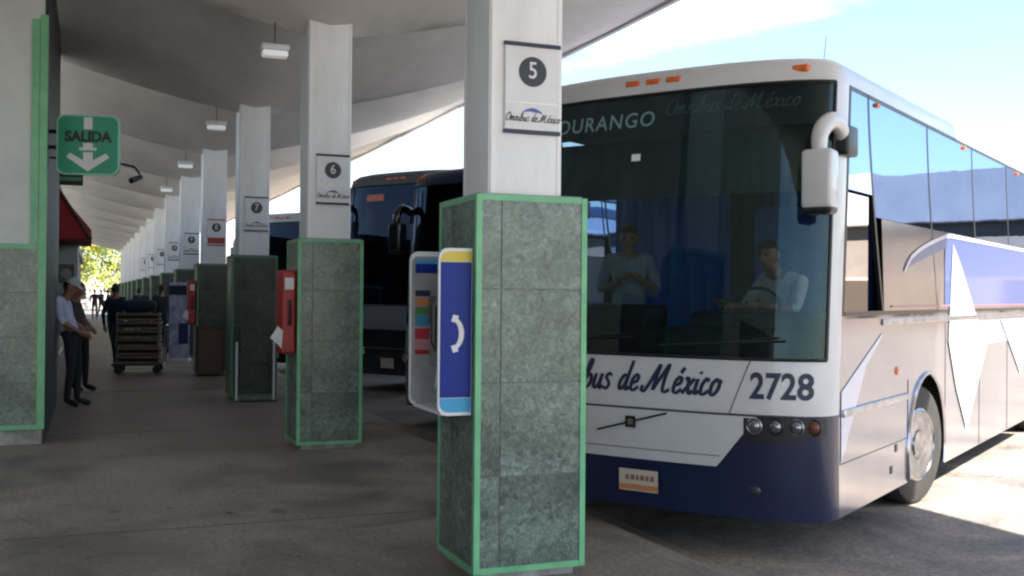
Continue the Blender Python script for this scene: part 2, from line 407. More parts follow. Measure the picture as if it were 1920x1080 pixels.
# ------------------------------------------------------------------ bay signs
def bay_sign(k, num, red=False, x=.03):
    far = k > 5
    y = CY+SP*k-.229
    r = empty('bay_sign', (CX+DX*k+x, y, 2.55))
    tag(r, {0:'white bay sign with a black disc reading 5',1:'white bay sign with black disc reading 6',2:'white bay sign with grey disc reading 7, third along',
            3:'white bay sign with a red lower band',4:'small white bay sign with disc and dark line, fifth along',5:'tiny bay sign with a dark disc, sixth along'}.get(k, 'tiny far bay sign with a dark disc'),
        'sign', 'numbered bay signs on the columns')
    w, h = .34, .48
    MB().box((-w/2, -.014, 0), (w/2, 0, h), bev=.003).build('plate', M_white, r)
    MB().box((-w/2-.004, -.02, h), (w/2+.004, .0, h+.022)).build('bar', M_navy if not red else M_red, r)
    MB().box((-w/2-.004, -.02, -.022), (w/2+.004, .0, 0)).build('bar', M_navy if not red else M_red, r)
    if red: MB().box((-w/2+.005, -.0185, .02), (w/2-.005, -.0135, .14)).build('red_band', M_red, r)
    d = MB().lathe([(.086, 0), (.086, -.003)], (0, -.014, h*.70), 'y', 32); disc = d.build('disc', M_ink, r)
    t = text_mb(num, .135 if len(num) == 1 else .11, lambda a, b: (a, -.0185, h*.70+b+.004), bold=.0008, sx=.9); t.build('numeral', M_white, disc)
    if not red and not far:
        MB().box((-w/2+.01, -.0155, .155), (w/2-.01, -.0143, .158)).build('rule', M_steel, r)
        arc = MB()
        def af(i, j):
            X = (i*2-1)*.062; top = .128-(i*2-1)**2*.026; bot = .104-(i*2-1)**2*.008+(.004 if i < .5 else 0)
            return (X, -.0165, bot+(top-bot)*j)
        arc.grid(af, 14, 1); arc.build('emblem', M_blueink, r)
        script_mb('Omnibus de México', .027, lambda a, b: (a, -.0165, .065+b), w=.26, sx=.84, k=2).build('lettering', M_ink, r)
nums = ['5', '6', '7', '8', '9', '10', '11', '12', '13', '14']
for k in range(9): bay_sign(k, nums[k], red=(k == 3))

# ------------------------------------------------------------------ lamps by the column heads
M_diff = mat('lamp_diffuser', (.85, .87, .9), .4, emit=.06)
for k in range(1, 5):
    r = empty('ceiling_lamp', (CX+DX*k-.55, CY+SP*k-.05, 4.08))
    tag(r, {1:'white box lamp hanging left of the number 6 column',2:'white lamp left of the third column head',3:'bright white lamp left of the fourth column head'}.get(k,'small far lamp beside a column head'), 'lamp', 'lamps hung beside the column heads')
    MB().box((-.145, -.08, .03), (.145, .08, .10), bev=.02).build('housing', M_white, r, True)
    MB().box((-.13, -.07, -.03), (.13, .07, .035), bev=.02).build('diffuser', M_diff, r, True)
    MB().tube([(0, 0, .11), (0, 0, .45)], .006).build('bracket', M_black, r)

# ------------------------------------------------------------------ left pier and wall
WX, WY = -.47, 12.1
pr = empty('tiled_pier', (WX, WY, 0)); tag(pr, 'white pier with green marble base and green edge trim at the left edge', 'pier')
MB().box((-2.6, .03, -.02), (-.02, 1.0, .17), bev=.012).build('plinth', M_plinth, pr)
t = MB(); tz0, tz1 = .17, 2.06
for i in range(5):
    for r_ in range(4):
        hs = (tz1-tz0)/4; x1 = -.07-i*.52; x0 = x1-.52
        t.box((max(x0, -2.6)+.004, -.006, tz0+r_*hs+.004), (x1-.004, 0, tz0+(r_+1)*hs-.004), TR.randrange(3))
t.build('tiles', M_marble, pr)
MB().box((-2.6, .0005, tz0), (-.01, 4.2, 2.06)).build('tile_joints', M_grout, pr)
MB().box((-2.6, .012, 2.061), (-.035, 4.2, 5.2)).build('upper_wall', mat('pier_paint', (.62, .66, .65), .5, col2=(.52, .56, .55), nscale=1.5), pr)
f = MB().box((-.075, -.014, tz0-.01), (0, .03, 4.5)).box((-2.6, -.012, tz1-.02), (-.077, .03, tz1+.035)).box((-2.6, -.012, tz0-.012), (-.077, .03, tz0+.035))
f.box((-.155, -.008, tz1+.04), (-.082, .026, 4.45))
f.build('edge_trim', M_trim, pr)
M_dkgreen = mat('dark_green_wall', (.012, .022, .018), .55, col2=(.007, .012, .011), nscale=3, bump=.2)
w = MB().box((-.034, .035, 0), (-.001, 4.2, 5.2)); w.build('side_cladding', M_dkgreen, pr)

# shop front farther on along the walkway
M_shopwall = mat('shop_wall', (.13, .135, .13), .7, col2=(.07, .075, .072), nscale=1.4, bump=.2)
sh = empty('shop_front', (WX, 18, 0)); tag(sh, 'dim grey shop front along the left side of the walkway', 'shop')
MB().box((-3, -1.6, 0), (-.25, 50, 3.2)).build('wall', M_shopwall, sh)
MB().box((-3, -1.5, 3.205), (-.1, 50, 3.5)).build('parapet', mat('parapet', (.16, .19, .17), .6, col2=(.1, .12, .11), nscale=3), sh)
MB().box((-16, -1.6, 3.1), (-3.02, 50, 3.48)).build('roof', mat('bounce_roof', (.8, .78, .72), .8, col2=(.65, .62, .56), nscale=.5), sh)  # unseen roof, added wide and white to bounce sun onto the canopy
MB().box((-15.9, -1.5, 0), (-3.02, 49.9, 3.08)).build('rear_block', M_shopwall, sh)
for i in range(6):
    y = 1+i*6
    d = MB().box((-.26, y, .25), (-.235, y+3.2, 2.3)).build('window', mat('shop_glass', (.02, .025, .03), .08), sh)
    MB().box((-.27, y-.06, .19), (-.22, y, 2.36)).box((-.27, y+3.2, .19), (-.22, y+3.26, 2.36)).box((-.27, y, 2.3), (-.22, y+3.2, 2.36)).box((-.27, y, .19), (-.22, y+3.2, .25)).build('frame', M_steel, d)
aw = empty('red_awning', (WX, 19.5, 2.5)); tag(aw, 'dark red shop awning jutting over the walkway', 'awning')
P = [(-.22, 0, 0), (.42, 0, 0), (.42, 0, .16), (-.22, 0, .95)]
MB().prism(P, (0, 3.2, 0)).build('cover', mat('awning_red', (.34, .015, .02), .7, col2=(.24, .01, .014), nscale=4), aw)
MB().tube([(.42, -.02, .0), (-.22, -.02, 1.02)], .03, 6).build('rail', mat('brown_rail', (.08, .03, .02), .6), aw)
gp = empty('slatted_panel', (WX, 17.2, 3.2)); tag(gp, 'green slatted ventilation panel above the red awning', 'panel')
m = MB().box((-.2, 0, 0), (.3, .05, .85)); m.build('backing', M_dkgreen, gp)
m = MB()
for i in range(7): m.box((-.18, -.03, .06+i*.115), (.28, 0, .12+i*.115))
m.build('slat', mat('slat_green', (.08, .24, .13), .5), gp)
# pale ticket machine on the wall
tm = empty('wall_cabinet', (WX-.22, 21, 0)); tag(tm, 'pale grey cabinet with a dark screen behind the leaning men', 'cabinet')
MB().box((0, 0, .8), (.42, .7, 2.45), bev=.03).build('case', mat('cabinet_grey', (.35, .38, .38), .5), tm)
MB().box((.07, -.012, 1.75), (.35, 0, 2.1), bev=.004).build('screen', M_black, tm)
MB().lathe([(.09, 0), (.09, -.01)], (.21, -.012, 1.93), 'y', 20).build('dial', M_plinth, tm)

# unseen station wall, made tall and dark to block sky from the windscreen
tf = empty('sky_block_wall', (-5.6, -4, 0)); tag(tf, 'unseen station wall, made tall to block sky from the windscreen reflection', 'wall')
MB().box((-.3, 0, 0), (0, 16.0, 7.2)).build('wall', M_shopwall, tf)
for i in range(3): MB().box((.004, 1.0+i*5.2, .9), (.03, 4.8+i*5.2, 3.0)).build('window', M_black, tf)

# exit sign
sg = empty('exit_sign', (-.075, 12.4, 3.2), R(-14)); tag(sg, 'green rounded SALIDA exit sign with a white down arrow', 'sign')
def rrect(w, h, r, n=6, y=0):
    p = []
    for cx, cz, a0 in ((w-r, h-r, 0), (-w+r, h-r, 90), (-w+r, -h+r, 180), (w-r, -h+r, 270)):
        for i in range(n+1):
            a = R(a0+90*i/n); p.append((cx+r*math.cos(a), y, cz+r*math.sin(a)))
    return p
M_sgreen = mat('sign_green', (.03, .33, .20), .4, col2=(.025, .28, .17), nscale=3)
MB().prism(rrect(.325, .325, .09), (0, .07, 0)).build('panel', M_sgreen, sg)
fr = MB()
a = rrect(.328, .328, .092, y=-.004); b = rrect(.312, .312, .08, y=-.004); n = len(a)
fr.add(a+b, [(i, (i+1) % n, n+(i+1) % n, n+i) for i in range(n)]); fr.build('border', mat('sign_edge', (.3, .62, .48), .4), sg)
ar = MB(); MB().prism([(-.045,-.004,.30),(.045,-.004,.30),(.045,-.004,.17),(-.045,-.004,.17)], (0,-.003,0)).build('arrow_tail', M_white, sg)
MB().prism([(-.05,-.004,.02),(.05,-.004,.02),(.05,-.004,-.03),(.09,-.004,-.03),(.09,-.004,-.06),(-.09,-.004,-.06),(-.09,-.004,-.03),(-.05,-.004,-.03)][::-1], (0,-.003,0)).build('arrow_bar', M_white, sg)
ar.prism([(-.05,-.004,-.08),(.05,-.004,-.08),(.05,-.004,-.17),(.19,-.004,-.09),(.225,-.004,-.135),(.0,-.004,-.29),(-.225,-.004,-.135),(-.19,-.004,-.09),(-.05,-.004,-.17)][::-1], (0,-.003,0))
ar.build('arrow', M_white, sg)
text_mb('SALIDA', .155, lambda a, b: (a, -.009, .085+b), bold=.007, sx=.95).build('lettering', mat('sign_ink', (.004, .02, .014), .4), sg)
MB().box((-.42, .015, -.05), (-.32, .055, -.01)).box((-.42, .015, .12), (-.32, .055, .16)).build('bracket', M_black, sg)
# camera on a bent arm
cm = empty('security_camera', (.42, 12.9, 2.98)); tag(cm, 'small dark camera on a bent arm right of the exit sign', 'camera')
MB().tube([(-.89, 0, .12), (-.2, 0, .1), (0, 0, .06), (.06, 0, -.02)], [.012, .012, .014, .014]).build('arm', M_black, cm)
MB().tube([(.07, .02, -.05), (-.04, -.1, -.11)], [.03, .035], 10).build('case', M_black, cm)

# ------------------------------------------------------------------ payphones
def rr2(w, h, r, n=5):   # panel outline, free corners rounded: x from -w..0, z 0..h
    p = [(0, 0), (0, h)]
    for i in range(n+1):
        a = R(90+90*i/n); p.append((-w+r+r*math.cos(a), h-r+r*math.sin(a)))
    for i in range(n+1):
        a = R(180+90*i/n); p.append((-w+r+r*math.cos(a), r+r*math.sin(a)))
    return p
M_pblue = mat('phone_blue', (.001, .025, .26), .4, spec=.25, col2=(.001, .02, .22), nscale=3)
M_pyel = mat('phone_yellow', (.62, .5, .03), .4)
M_pcyan = mat('phone_cyan', (.03, .32, .6), .4)
M_pgrey = mat('booth_grey', (.36, .37, .38), .5, col2=(.26, .27, .28), nscale=5)
ph = empty('payphone', (CX-TS-.006, CY-TS, .93)); tag(ph, 'blue and grey payphone shelter with a white handset mark on the nearest column', 'payphone')
def clip(o, z0, z1, ins=.012):
    q = []
    for x, z in o:
        q.append((x, min(max(z, z0), z1)))
    return q
H = .93; O = rr2(.195, H, .055)
for yy, nm in ((.055, 'near_panel'), (.62, 'far_panel')):
    MB().prism([(x, yy, z) for x, z in O], (0, .022, 0)).build('side_panel', M_white, ph)
I = [(x*.93-.004 if x < 0 else x-.004, .018+z*(H-.036)/H) for x, z in O]
def face(z0, z1, m_, yy, nm, pr_=.002):
    q = [(x, z) for x, z in clip(I, z0, z1)]
    out = []
    for p_ in q:
        if not out or (abs(out[-1][0]-p_[0])+abs(out[-1][1]-p_[1])) > 1e-5: out.append(p_)
    MB().prism([(x, yy, z) for x, z in out], (0, -pr_, 0)).build(nm, m_, ph)
face(.10, .852, M_pblue, .055, 'blue_field'); face(.855, .95, M_pyel, .055, 'yellow_band'); face(0, .097, M_pcyan, .055, 'cyan_band')
hs = MB()
pts = []
for i in range(13):
    a = R(-62+124*i/12); pts.append((-.128+.075*math.cos(a), math.sin(a)*.098))
outer = [(-.128+.082*math.cos(R(-66+132*i/12)), .099*math.sin(R(-66+132*i/12))) for i in range(13)]
inner = [(-.128+.052*math.cos(R(-60+120*i/12)), .078*math.sin(R(-60+120*i/12))) for i in range(13)]
hs.add([(x-.0, .0515, .455+z) for x, z in outer]+[(x, .0515, .455+z) for x, z in inner], [(i, i+1, 14+i, 13+i) for i in range(12)])
for sz in (-1, 1): hs.prism([(-.123, .0523, .455+sz*.068), (-.091, .0523, .455+sz*.06), (-.078, .0523, .455+sz*.098), (-.110, .0523, .455+sz*.106)][::sz], (0, -.001, 0))
hs.build('handset_mark', M_white, ph)
face(.02, .9, M_pgrey, .62, 'inner_lining')
st = [(.80, .86, M_pblue, 'sticker'), (.86, .885, M_pcyan, 'sticker'), (.66, .70, M_navy, 'sticker'), (.60, .655, mat('sticker_orange', (.55,.2,.08), .5), 'sticker'),
      (.55, .60, mat('sticker_green', (.08,.22,.08), .5), 'sticker'), (.48, .55, mat('sticker_blue', (.05,.25,.4), .5), 'sticker'),
      (.40, .47, mat('sticker_red', (.45,.03,.06), .5), 'sticker'), (.345, .395, mat('sticker_pink', (.5,.2,.25), .5), 'sticker'), (.31, .342, M_red, 'sticker')]
for a, b, m_, nm in st:
    MB().box((-.165, .6135, a), (-.01, .6165, b-.004)).build(nm, m_, ph)
MB().box((-.17, .08, .0), (0, .615, .02)).build('shelf', M_white, ph)
bd = MB().box((-.11, .2, .25), (0, .5, .72), bev=.012).build('phone_body', mat('phone_case', (.12, .13, .15), .4), ph)
MB().box((-.125, .36, .5), (-.111, .47, .66)).build('screen', M_black, bd)
MB().tube([(-.13, .25, .36), (-.16, .25, .4), (-.16, .25, .6), (-.13, .25, .64)], [.028, .02, .02, .028], 8).build('handset', M_black, bd)
MB().tube([(-.12, .26, .36), (-.12, .3, .15), (-.1, .4, .12), (-.08, .42, .25)], .006, 6).build('cord', M_steel, bd)

def red_phone(k, lb):
    r = empty('red_payphone', (CX+DX*k-TS-.006, CY+SP*k-TS+.05, .98)); tag(r, lb, 'payphone', 'red payphones on column sides')
    MB().box((-.15, .0, .0), (0, .4, .86), bev=.03).build('shelter', M_red, r)
    MB().box((-.12, -.006, .66), (-.03, 0, .78)).build('label_plate', M_white, r)
    p = MB().add([(-.14, -.02, .24), (-.15, -.03, .06), (-.27, -.05, .17), (-.19, -.02, .29)], [(0,1,2,3)]).build('paper', M_white, r)
    MB().tube([(-.07, -.02, .3), (-.07, -.04, .35), (-.07, -.04, .5), (-.07, -.02, .55)], [.02,.015,.015,.02], 6).build('handset', M_black, r)
red_phone(1, 'red payphone box on the left side of the number 6 column')
red_phone(3, 'small dark red payphone box left of the fourth column')

# ------------------------------------------------------------------ buses
XW = 1.3
ZB, ZBUMP, ZWS, ZSW, ZT, ZR = .27, .955, 1.315, 1.60, 3.15, 3.37
def rake(z): return max(0, z-1.0)*.085 + (max(0, .9-z))*.04
def F(x, z):
    t = min(abs(x)/XW, 1); return -.26+.42*(1-(1-t**2.7)**(1/2.7))+rake(z)
def ySide(z): return .16+rake(z)
def fp(x, z, off=0): return (x, F(x, z)-off, z)
def xs_front(s): return XW*math.sin(s*math.pi/2)      # denser toward the corners
LEN = 11.6
WY1, WR, AR = 2.5, .5, .62
ZPW = 2.30
WY2 = 8.6
def side_bottom(y):
    z = ZB
    for c in (WY1, WY2):
        if abs(y-c) < AR: z = max(z, .48+math.sqrt(AR*AR-(y-c)**2))
    return z

def make_bus(loc, pal, label, hz=1., main=True, number='2728', group='coaches parked nose-in at the bays'):
    r = empty('coach', loc, R(-56.4)); tag(r, label, 'bus', group); r.scale = (1, 1, hz)
    NX = 40
    def front(z0, z1, x0=-1, x1=1, nz=6, off=0, name=None, m=None, par=r, n=NX):
        o = MB().grid(lambda i, j: fp(xs_front(x0+(x1-x0)*i), z0+(z1-z0)*j, off), n, nz).build(name, m, par, True); return o
    def frontpoly(x0, x1, zf0, zf1, off, name, m, par=r, n=24, nz=3, th=0):
        mb = MB(); mb.grid(lambda i, j: fp(x0+(x1-x0)*i, zf0(x0+(x1-x0)*i)+(zf1(x0+(x1-x0)*i)-zf0(x0+(x1-x0)*i))*j, off), n, nz)
        return mb.build(name, m, par, True)
    B = pal['body']; BL = pal['bumper']
    # bumper, band, pillars
    bump = front(ZB, ZBUMP, name='bumper', m=BL)
    front(ZBUMP, ZWS, name='front_band', m=pal['band'])
    sx = .845
    mb = MB()
    for a, b in ((-1, -sx), (sx, 1)):
        mb.grid(lambda i, j: fp(xs_front(a+(b-a)*i), ZWS+(ZT-ZWS)*j), 8, 10)
    # roof rings
    ins = [(ZT, 0), (3.22, .01), (3.285, .045), (3.33, .11), (3.36, .24), (ZR, .55)]
    def ring(z, i_):
        p = []
        k = (XW-i_)/XW
        for a in range(-20, 21):
            x = xs_front(a/20)*k; y = -.26+.42*(1-(1-min(abs(x/k)/XW,1)**2.7)**(1/2.7))+rake(z)+i_*.8; p.append((x, y, z))
        p.append((XW*k, LEN-.1, z)); p.append((XW*k*.97, LEN-i_*.8, z)); p.append((-XW*k*.97, LEN-i_*.8, z)); p.append((-XW*k, LEN-.1, z))
        return p
    rg = [ring(*a) for a in ins]; n = len(rg[0]); vs = sum(rg, [])
    fs = [(a*n+i, a*n+(i+1) % n, (a+1)*n+(i+1) % n, (a+1)*n+i) for a in range(len(rg)-1) for i in range(n)]+[tuple(range((len(rg)-1)*n, len(rg)*n))]
    mb.add(vs, fs)
    # back
    mb.add([(XW, LEN-.1, ZB), (XW*.97, LEN, ZB), (-XW*.97, LEN, ZB), (-XW, LEN-.1, ZB), (XW, LEN-.1, ZT), (XW*.97, LEN, ZT), (-XW*.97, LEN, ZT), (-XW, LEN-.1, ZT)],
           [(0,1,5,4),(1,2,6,5),(2,3,7,6)])
    mb.build('body', B, r, True)
    # side panels (with wheel arches), both sides
    ys = sorted(set([0]+[i*.25 for i in range(1, 46)]+[c+AR*math.cos(R(a))*.9999 for c in (WY1, WY2) for a in range(0, 181, 9)]+[c+s*AR*1.0001 for c in (WY1, WY2) for s in (-1, 1)]))
    ys = [y for y in ys if y > .3 or y == 0]
    for s in (1, -1):
        mb = MB(); NZ = 8; vs = []
        for y in ys:
            for j in range(NZ+1):
                zb = side_bottom(y); z = zb+(ZSW-zb)*j/NZ
                yy = y if y > 0 else ySide(z)
                if y > LEN-.1: yy = LEN-.1
                vs.append((s*XW, yy, z))
        m_ = len(ys)
        vs += [(s*XW, LEN-.1, side_bottom(LEN)+(ZSW-ZB)*j/NZ) for j in range(NZ+1)]
        fs = [(i*(NZ+1)+j, (i+1)*(NZ+1)+j, (i+1)*(NZ+1)+j+1, i*(NZ+1)+j+1) for i in range(m_) for j in range(NZ)]
        mb.add(vs, fs)
        # arch lips
        for c in (WY1, WY2):
            pa = [(s*(XW+.004), c+AR*math.cos(R(a)), .48+AR*math.sin(R(a))) for a in range(-18, 199, 9)]
            mb.tube(pa, .018, 6)
        mb.build('side_panel', pal['side'], r, True)
        # belt of glass: leaning pane dividers
        cuts = [0, .78, 2.45, 4.2, 6.0, 7.8, 9.6, LEN-.12]
        gap = .018
        def lean(y, z): return y+((ZT-z)/(ZT-ZSW))**1.4*.42 if 0 < y < 11 else y
        for i in range(len(cuts)-1):
            a, b = cuts[i], cuts[i+1]
            def fn(u, v):
                zl = ZSW+.03 if a == 0 else (ZPW if main else ZSW+.03); z = zl+(ZT-.03-zl)*v
                ya = (ySide(z)+.05) if a == 0 else lean(a, z)+gap
                yb = lean(b, z)-gap if b < 11 else b-gap
                return (s*(XW-.003), ya+(yb-ya)*u, z)
            if i == 0 and s == 1:
                # driver's window: upper fixed pane, lower sliding pane with an open gap
                zs = 2.44
                def f0(u, v):
                    z = zs+.012+(ZT-.03-zs-.012)*v; ya = ySide(z)+.05; yb = lean(b, z)-gap; return (s*(XW-.003), ya+(yb-ya)*u, z)
                def f1(u, v):
                    z = ZSW+.03+(zs-.012-ZSW-.03)*v; ya = ySide(z)+.05; return (s*(XW-.003), ya+(.80-ya)*u, z)
                MB().grid(f0, 4, 6).build('side_window', pal['glass'], r, True)
                MB().grid(f1, 4, 6).build('side_window', pal['pane'], r, True)
                continue
            MB().grid(fn, 6, 6).build('side_window', pal['glass'] if s > 0 or not main else G_clear, r, True)
        fr = MB()
        fr.box((min(s*XW, s*(XW-.04)), .28, ZSW-.02), (max(s*XW, s*(XW-.04))+0, LEN-.1, ZSW+.03))
        fr.box((min(s*(XW-.001), s*(XW-.04)), .36, ZT-.03), (max(s*(XW-.001), s*(XW-.04)), LEN-.1, ZT))
        for c in cuts[1:-1]:
            for k in range(8):
                za, zb = ZSW+(ZT-ZSW)*k/8, ZSW+(ZT-ZSW)*(k+1)/8
                ya, yb = lean(c, za), lean(c, zb); g2 = gap+.002
                fr.prism([(s*(XW-.001), ya-g2, za), (s*(XW-.001), ya+g2, za), (s*(XW-.001), yb+g2, zb), (s*(XW-.001), yb-g2, zb)], (-s*.03, 0, 0))
        # slim dark front seal
        for k in range(8):
            za, zb = ZSW+(ZT-ZSW)*k/8, ZSW+(ZT-ZSW)*(k+1)/8
            fr.prism([(s*(XW+.001), ySide(za)+.015, za), (s*(XW+.001), ySide(za)+.05, za), (s*(XW+.001), ySide(zb)+.05, zb), (s*(XW+.001), ySide(zb)+.015, zb)], (-s*.03, 0, 0))
        fr.build('window_frame', M_black, r)
        # corner strip between the front skin and the side skin above the belt
    # underbody and wheel wells, floor
    ub = MB().box((-XW+.03, .2, .3), (XW-.03, WY1-AR-.03, .36)).box((-XW+.03, WY1+AR+.03, .3), (XW-.03, WY2-AR-.03, .36)).box((-XW+.03, WY2+AR+.03, .3), (XW-.03, LEN-.15, .36))
    ub.box((-.75, WY1-AR-.03, .5), (.75, WY1+AR+.03, .56)).box((-.75, WY2-AR-.03, .5), (.75, WY2+AR+.03, .56))
    for c in (WY1, WY2):
        ub.box((-XW+.03, c-AR-.03, 1.12), (XW-.03, c+AR+.03, 1.16))
        for s in (1, -1):
            ub.box((min(s*.72, s*.75), c-AR-.03, .5), (max(s*.72, s*.75), c+AR+.03, 1.12))
        for yy in (c-AR-.03, c+AR+.0): ub.box((-XW+.03, yy, .3), (XW-.03, yy+.03, 1.12))
    ub.box((-XW+.04, .25, 1.165), (XW-.04, LEN-.2, 1.2))
    ub.build('chassis', mat('chassis', (.02, .02, .02), .8), r)
    # wheels
    for c in (WY1, WY2):
        for s in (1, -1):
            wh = empty('wheel', (s*(XW-.19), c, WR-.0)); wh.parent = r
            if c == WY1: wh.rotation_euler = (0, 0, R(-10))
            prof = [(.30, -.13), (.44, -.14), (.485, -.12), (.5, -.08), (.5, .08), (.485, .12), (.44, .14), (.30, .13)]
            MB().lathe(prof, (0, 0, 0), 'x', 40).build('tyre', M_rubber, wh, True)
            rim = MB().lathe([(.305, s*.135), (.285, s*.145), (.27, s*.12), (.22, s*.07), (.16, s*.06), (.14, s*.10), (.12, s*.15), (.07, s*.16), (.01, s*.16)], (0, 0, 0), 'x', 40)
            for k in range(10):
                a = 2*math.pi*k/10; rim.lathe([(.017, s*.06), (.017, s*.10), (.008, s*.11)], (0, .185*math.cos(a), .185*math.sin(a)), 'x', 8)
                a += .31; 
            for k in range(8):
                a = 2*math.pi*k/8; rim.ell((s*.088, .245*math.cos(a), .245*math.sin(a)), (.022, .028, .028), 10, 6, mi=1)
            rim.build('rim', [mat('chrome', (.50, .50, .52), .2, metal=1, col2=(.25, .25, .26), nscale=12), M_black], wh, True)
    # windscreen: two panes with a slim centre seal
    zt = ZT-.0
    ws = MB().grid(lambda i, j: fp(xs_front(-sx+2*sx*i), ZWS+(zt-ZWS)*j, -.002), 36, 12).build('windscreen', pal['ws'], r, True)
    fr = MB()
    for z in (ZWS, ZT): fr.tube([fp(xs_front(-sx+2*sx*i/30), z, .001) for i in range(31)], .012, 6)
    for x in (-sx, sx): fr.tube([fp(xs_front(x), ZWS+(ZT-ZWS)*j/10, .001) for j in range(11)], .012, 6)
    fr.build('gasket', M_black, ws)
    # black header with the destination sign, inside the glass
    hd = MB().grid(lambda i, j: fp(xs_front(-sx+.01+2*(sx-.01)*i), 2.87+(ZT-.005-2.87)*j, -.03), 30, 3).build('header', M_black, r, True)
    if pal.get('dest'):
        T = lambda a, b: fp(-.36+a, 2.975+b, -.022)
        if main: text_mb(pal['dest'], .15, T, bold=.001, shear=.12, spacing=1.15).build('destination_text', pal['destmat'], hd)
        else: MB().grid(lambda i, j: T(-.3+.42*i, -.06+.1*j), 8, 1).build('destination_display', pal['destmat'], hd)
        if main: script_mb('Omnibus de México', .062, lambda a, b: fp(.60+a, 3.03+b, -.022), w=.15, k=3).build('header_text', mat('faint_text', (.3, .36, .34), .5), hd)
    # band behind the upper glass paints the canopy's reflection; interior
    MB().grid(lambda i, j: (-1.15+2.3*i, .18+.05*j, 2.44+.44*j), 10, 2).build('reflected_band', pal['upper_band'], r)
    inn = MB()
    inn.box((-1.2, .06, 1.2), (1.2, .55, 1.5), bev=.05); inn.box((-1.15, .14, 1.47), (-.1, .5, 1.66), bev=.04); inn.box((.2, .2, 1.47), (1.1, .62, 1.62), bev=.05)
    inn.build('dashboard', mat('dash', (.03, .028, .028), .6, col2=(.015, .015, .016), nscale=8), r, True)
    MB().box((-1.25, 3.2, 1.2), (1.25, 3.25, 3.1)).build('cabin_partition', mat('cabin_dark', (.02, .022, .025), .7), r)
    MB().box((-1.24, .5, 3.02), (1.24, 11.2, 3.05)).build('cabin_ceiling', mat('cabin_ceiling', (.15, .16, .16), .8), r)
    if main:
        def cur(x0, x1, y, z0, z1, nm, m_, amp=.03, nw=7):
            MB().grid(lambda i, j: (x0+(x1-x0)*i, y+amp*math.sin(i*nw*6.28), z0+(z1-z0)*j), nw*8, 2).build(nm, m_, r, True)
        M_cur = mat('curtain_blue', (.04, .14, .52), .8, col2=(.03, .10, .40), nscale=3)
        cur(.16, 1.0, 1.95, 1.45, 2.62, 'curtain', M_cur)
        cur(-1.24, -.12, 1.7, 1.45, 2.66, 'curtain', M_cur)
        # driver's seat, blue high back
        seat = MB().box((.18, 1.42, 1.35), (.74, 1.58, 2.46), bev=.07).box((.18, .95, 1.25), (.74, 1.5, 1.42), bev=.06).build('driver_seat', mat('seat_blue', (.05, .17, .5), .75, col2=(.03, .12, .4), nscale=6), r, True)
        MB().box((-.16, 1.7, 1.2), (.10, 1.9, 3.0), bev=.03).build('cabin_pillar', mat('cabin_dark', (0,0,0)), r)
        sw = MB(); sw.tube([(.46+.22*math.cos(a*math.pi/12), .72+.12*math.sin(a*math.pi/12), 1.62+.17*math.sin(a*math.pi/12)) for a in range(25)], .014, 6)
        sw.tube([(.46, .55, 1.4), (.46, .72, 1.62)], .03, 8); sw.build('steering_wheel', M_black, r)
        st_ = MB().box((-.62, .05, 2.56), (-.56, .052, 2.60)); 
        MB().grid(lambda i, j: fp(-.10+.07*i, 2.68+.05*j, .003), 2, 2).build('permit_sticker', M_white, ws)
        # wipers
        wp = MB()
        for x0, x1, zz in ((-.95, .0, 1.36), (.2, 1.05, 1.36)):
            pth = [fp(x0+(x1-x0)*t, zz+.03+.05*t, .03) for t in (0, .25, .5, .75, 1)]
            wp.tube(pth, .008, 5)
            bl = [fp(x0+(x1-x0)*(.35+.6*t), zz+.02+.08*(.3+.7*t), .018) for t in (0, .25, .5, .75, 1)]
            wp.tube(bl, .007, 5)
        wp.build('wiper', M_black, r)
    # white nose panel on the bumper with bevelled lower edge
    xa = .88
    def zb_(x): return .60 if abs(x) < .62 else .60+(abs(x)-.62)/(xa-.62)*(ZBUMP-.60-.02)
    np_ = frontpoly(-xa, xa, lambda x: zb_(x), lambda x: ZBUMP-.012, .014, 'nose_panel', pal['nose'], n=60)
    frontpoly(-xa, xa, lambda x: zb_(x)-.003, lambda x: zb_(x)+.0, .006, 'nose_edge', M_black, np_, n=60, nz=1)
    ln = MB().tube([fp(-.64+1.28*i/20, .672, .014) for i in range(21)], .004, 5)
    ln.build('nose_crease', mat('crease', (.2, .2, .21), .5), np_)
    ln = MB().tube([fp(-1.1+2.2*i/30, ZBUMP-.004, .006) for i in range(31)], .007, 5)
    for s in (-1, 1): ln.tube([fp(s*(.70+.13*t), ZBUMP+(ZWS-ZBUMP)*t, .001) for t in (0, .25, .5, .75, 1)], .0035, 5)
    ln.build('panel_gap', mat('gap', (.06, .06, .065), .6), r)
    if main:
        em = MB().tube([fp(-.27+.54*i/12, .78+.15*i/12, .022) for i in range(13)], .007, 5)
        em.add([fp(-.04, .815, .032), fp(.04, .815, .032), fp(.04, .895, .032), fp(-.04, .895, .032)], [(0,1,2,3)])
        em.build('grille_emblem', M_black, np_)
        MB().add([fp(-.02, .835, .034), fp(.02, .835, .034), fp(.02, .875, .034), fp(-.02, .875, .034)], [(0,1,2,3)]).build('emblem_centre', M_steel, np_)
        script_mb('Omnibus de México', .108, lambda a, b: fp(-.085+a*.93, 1.135+b, .004), w=.31, sx=.95).build('front_lettering', M_navy, r)
        text_mb(number, .235, lambda a, b: fp(1.02+a, 1.135+b, .004), bold=.006, sx=.80, spacing=1.02).build('fleet_number', M_navy, r)
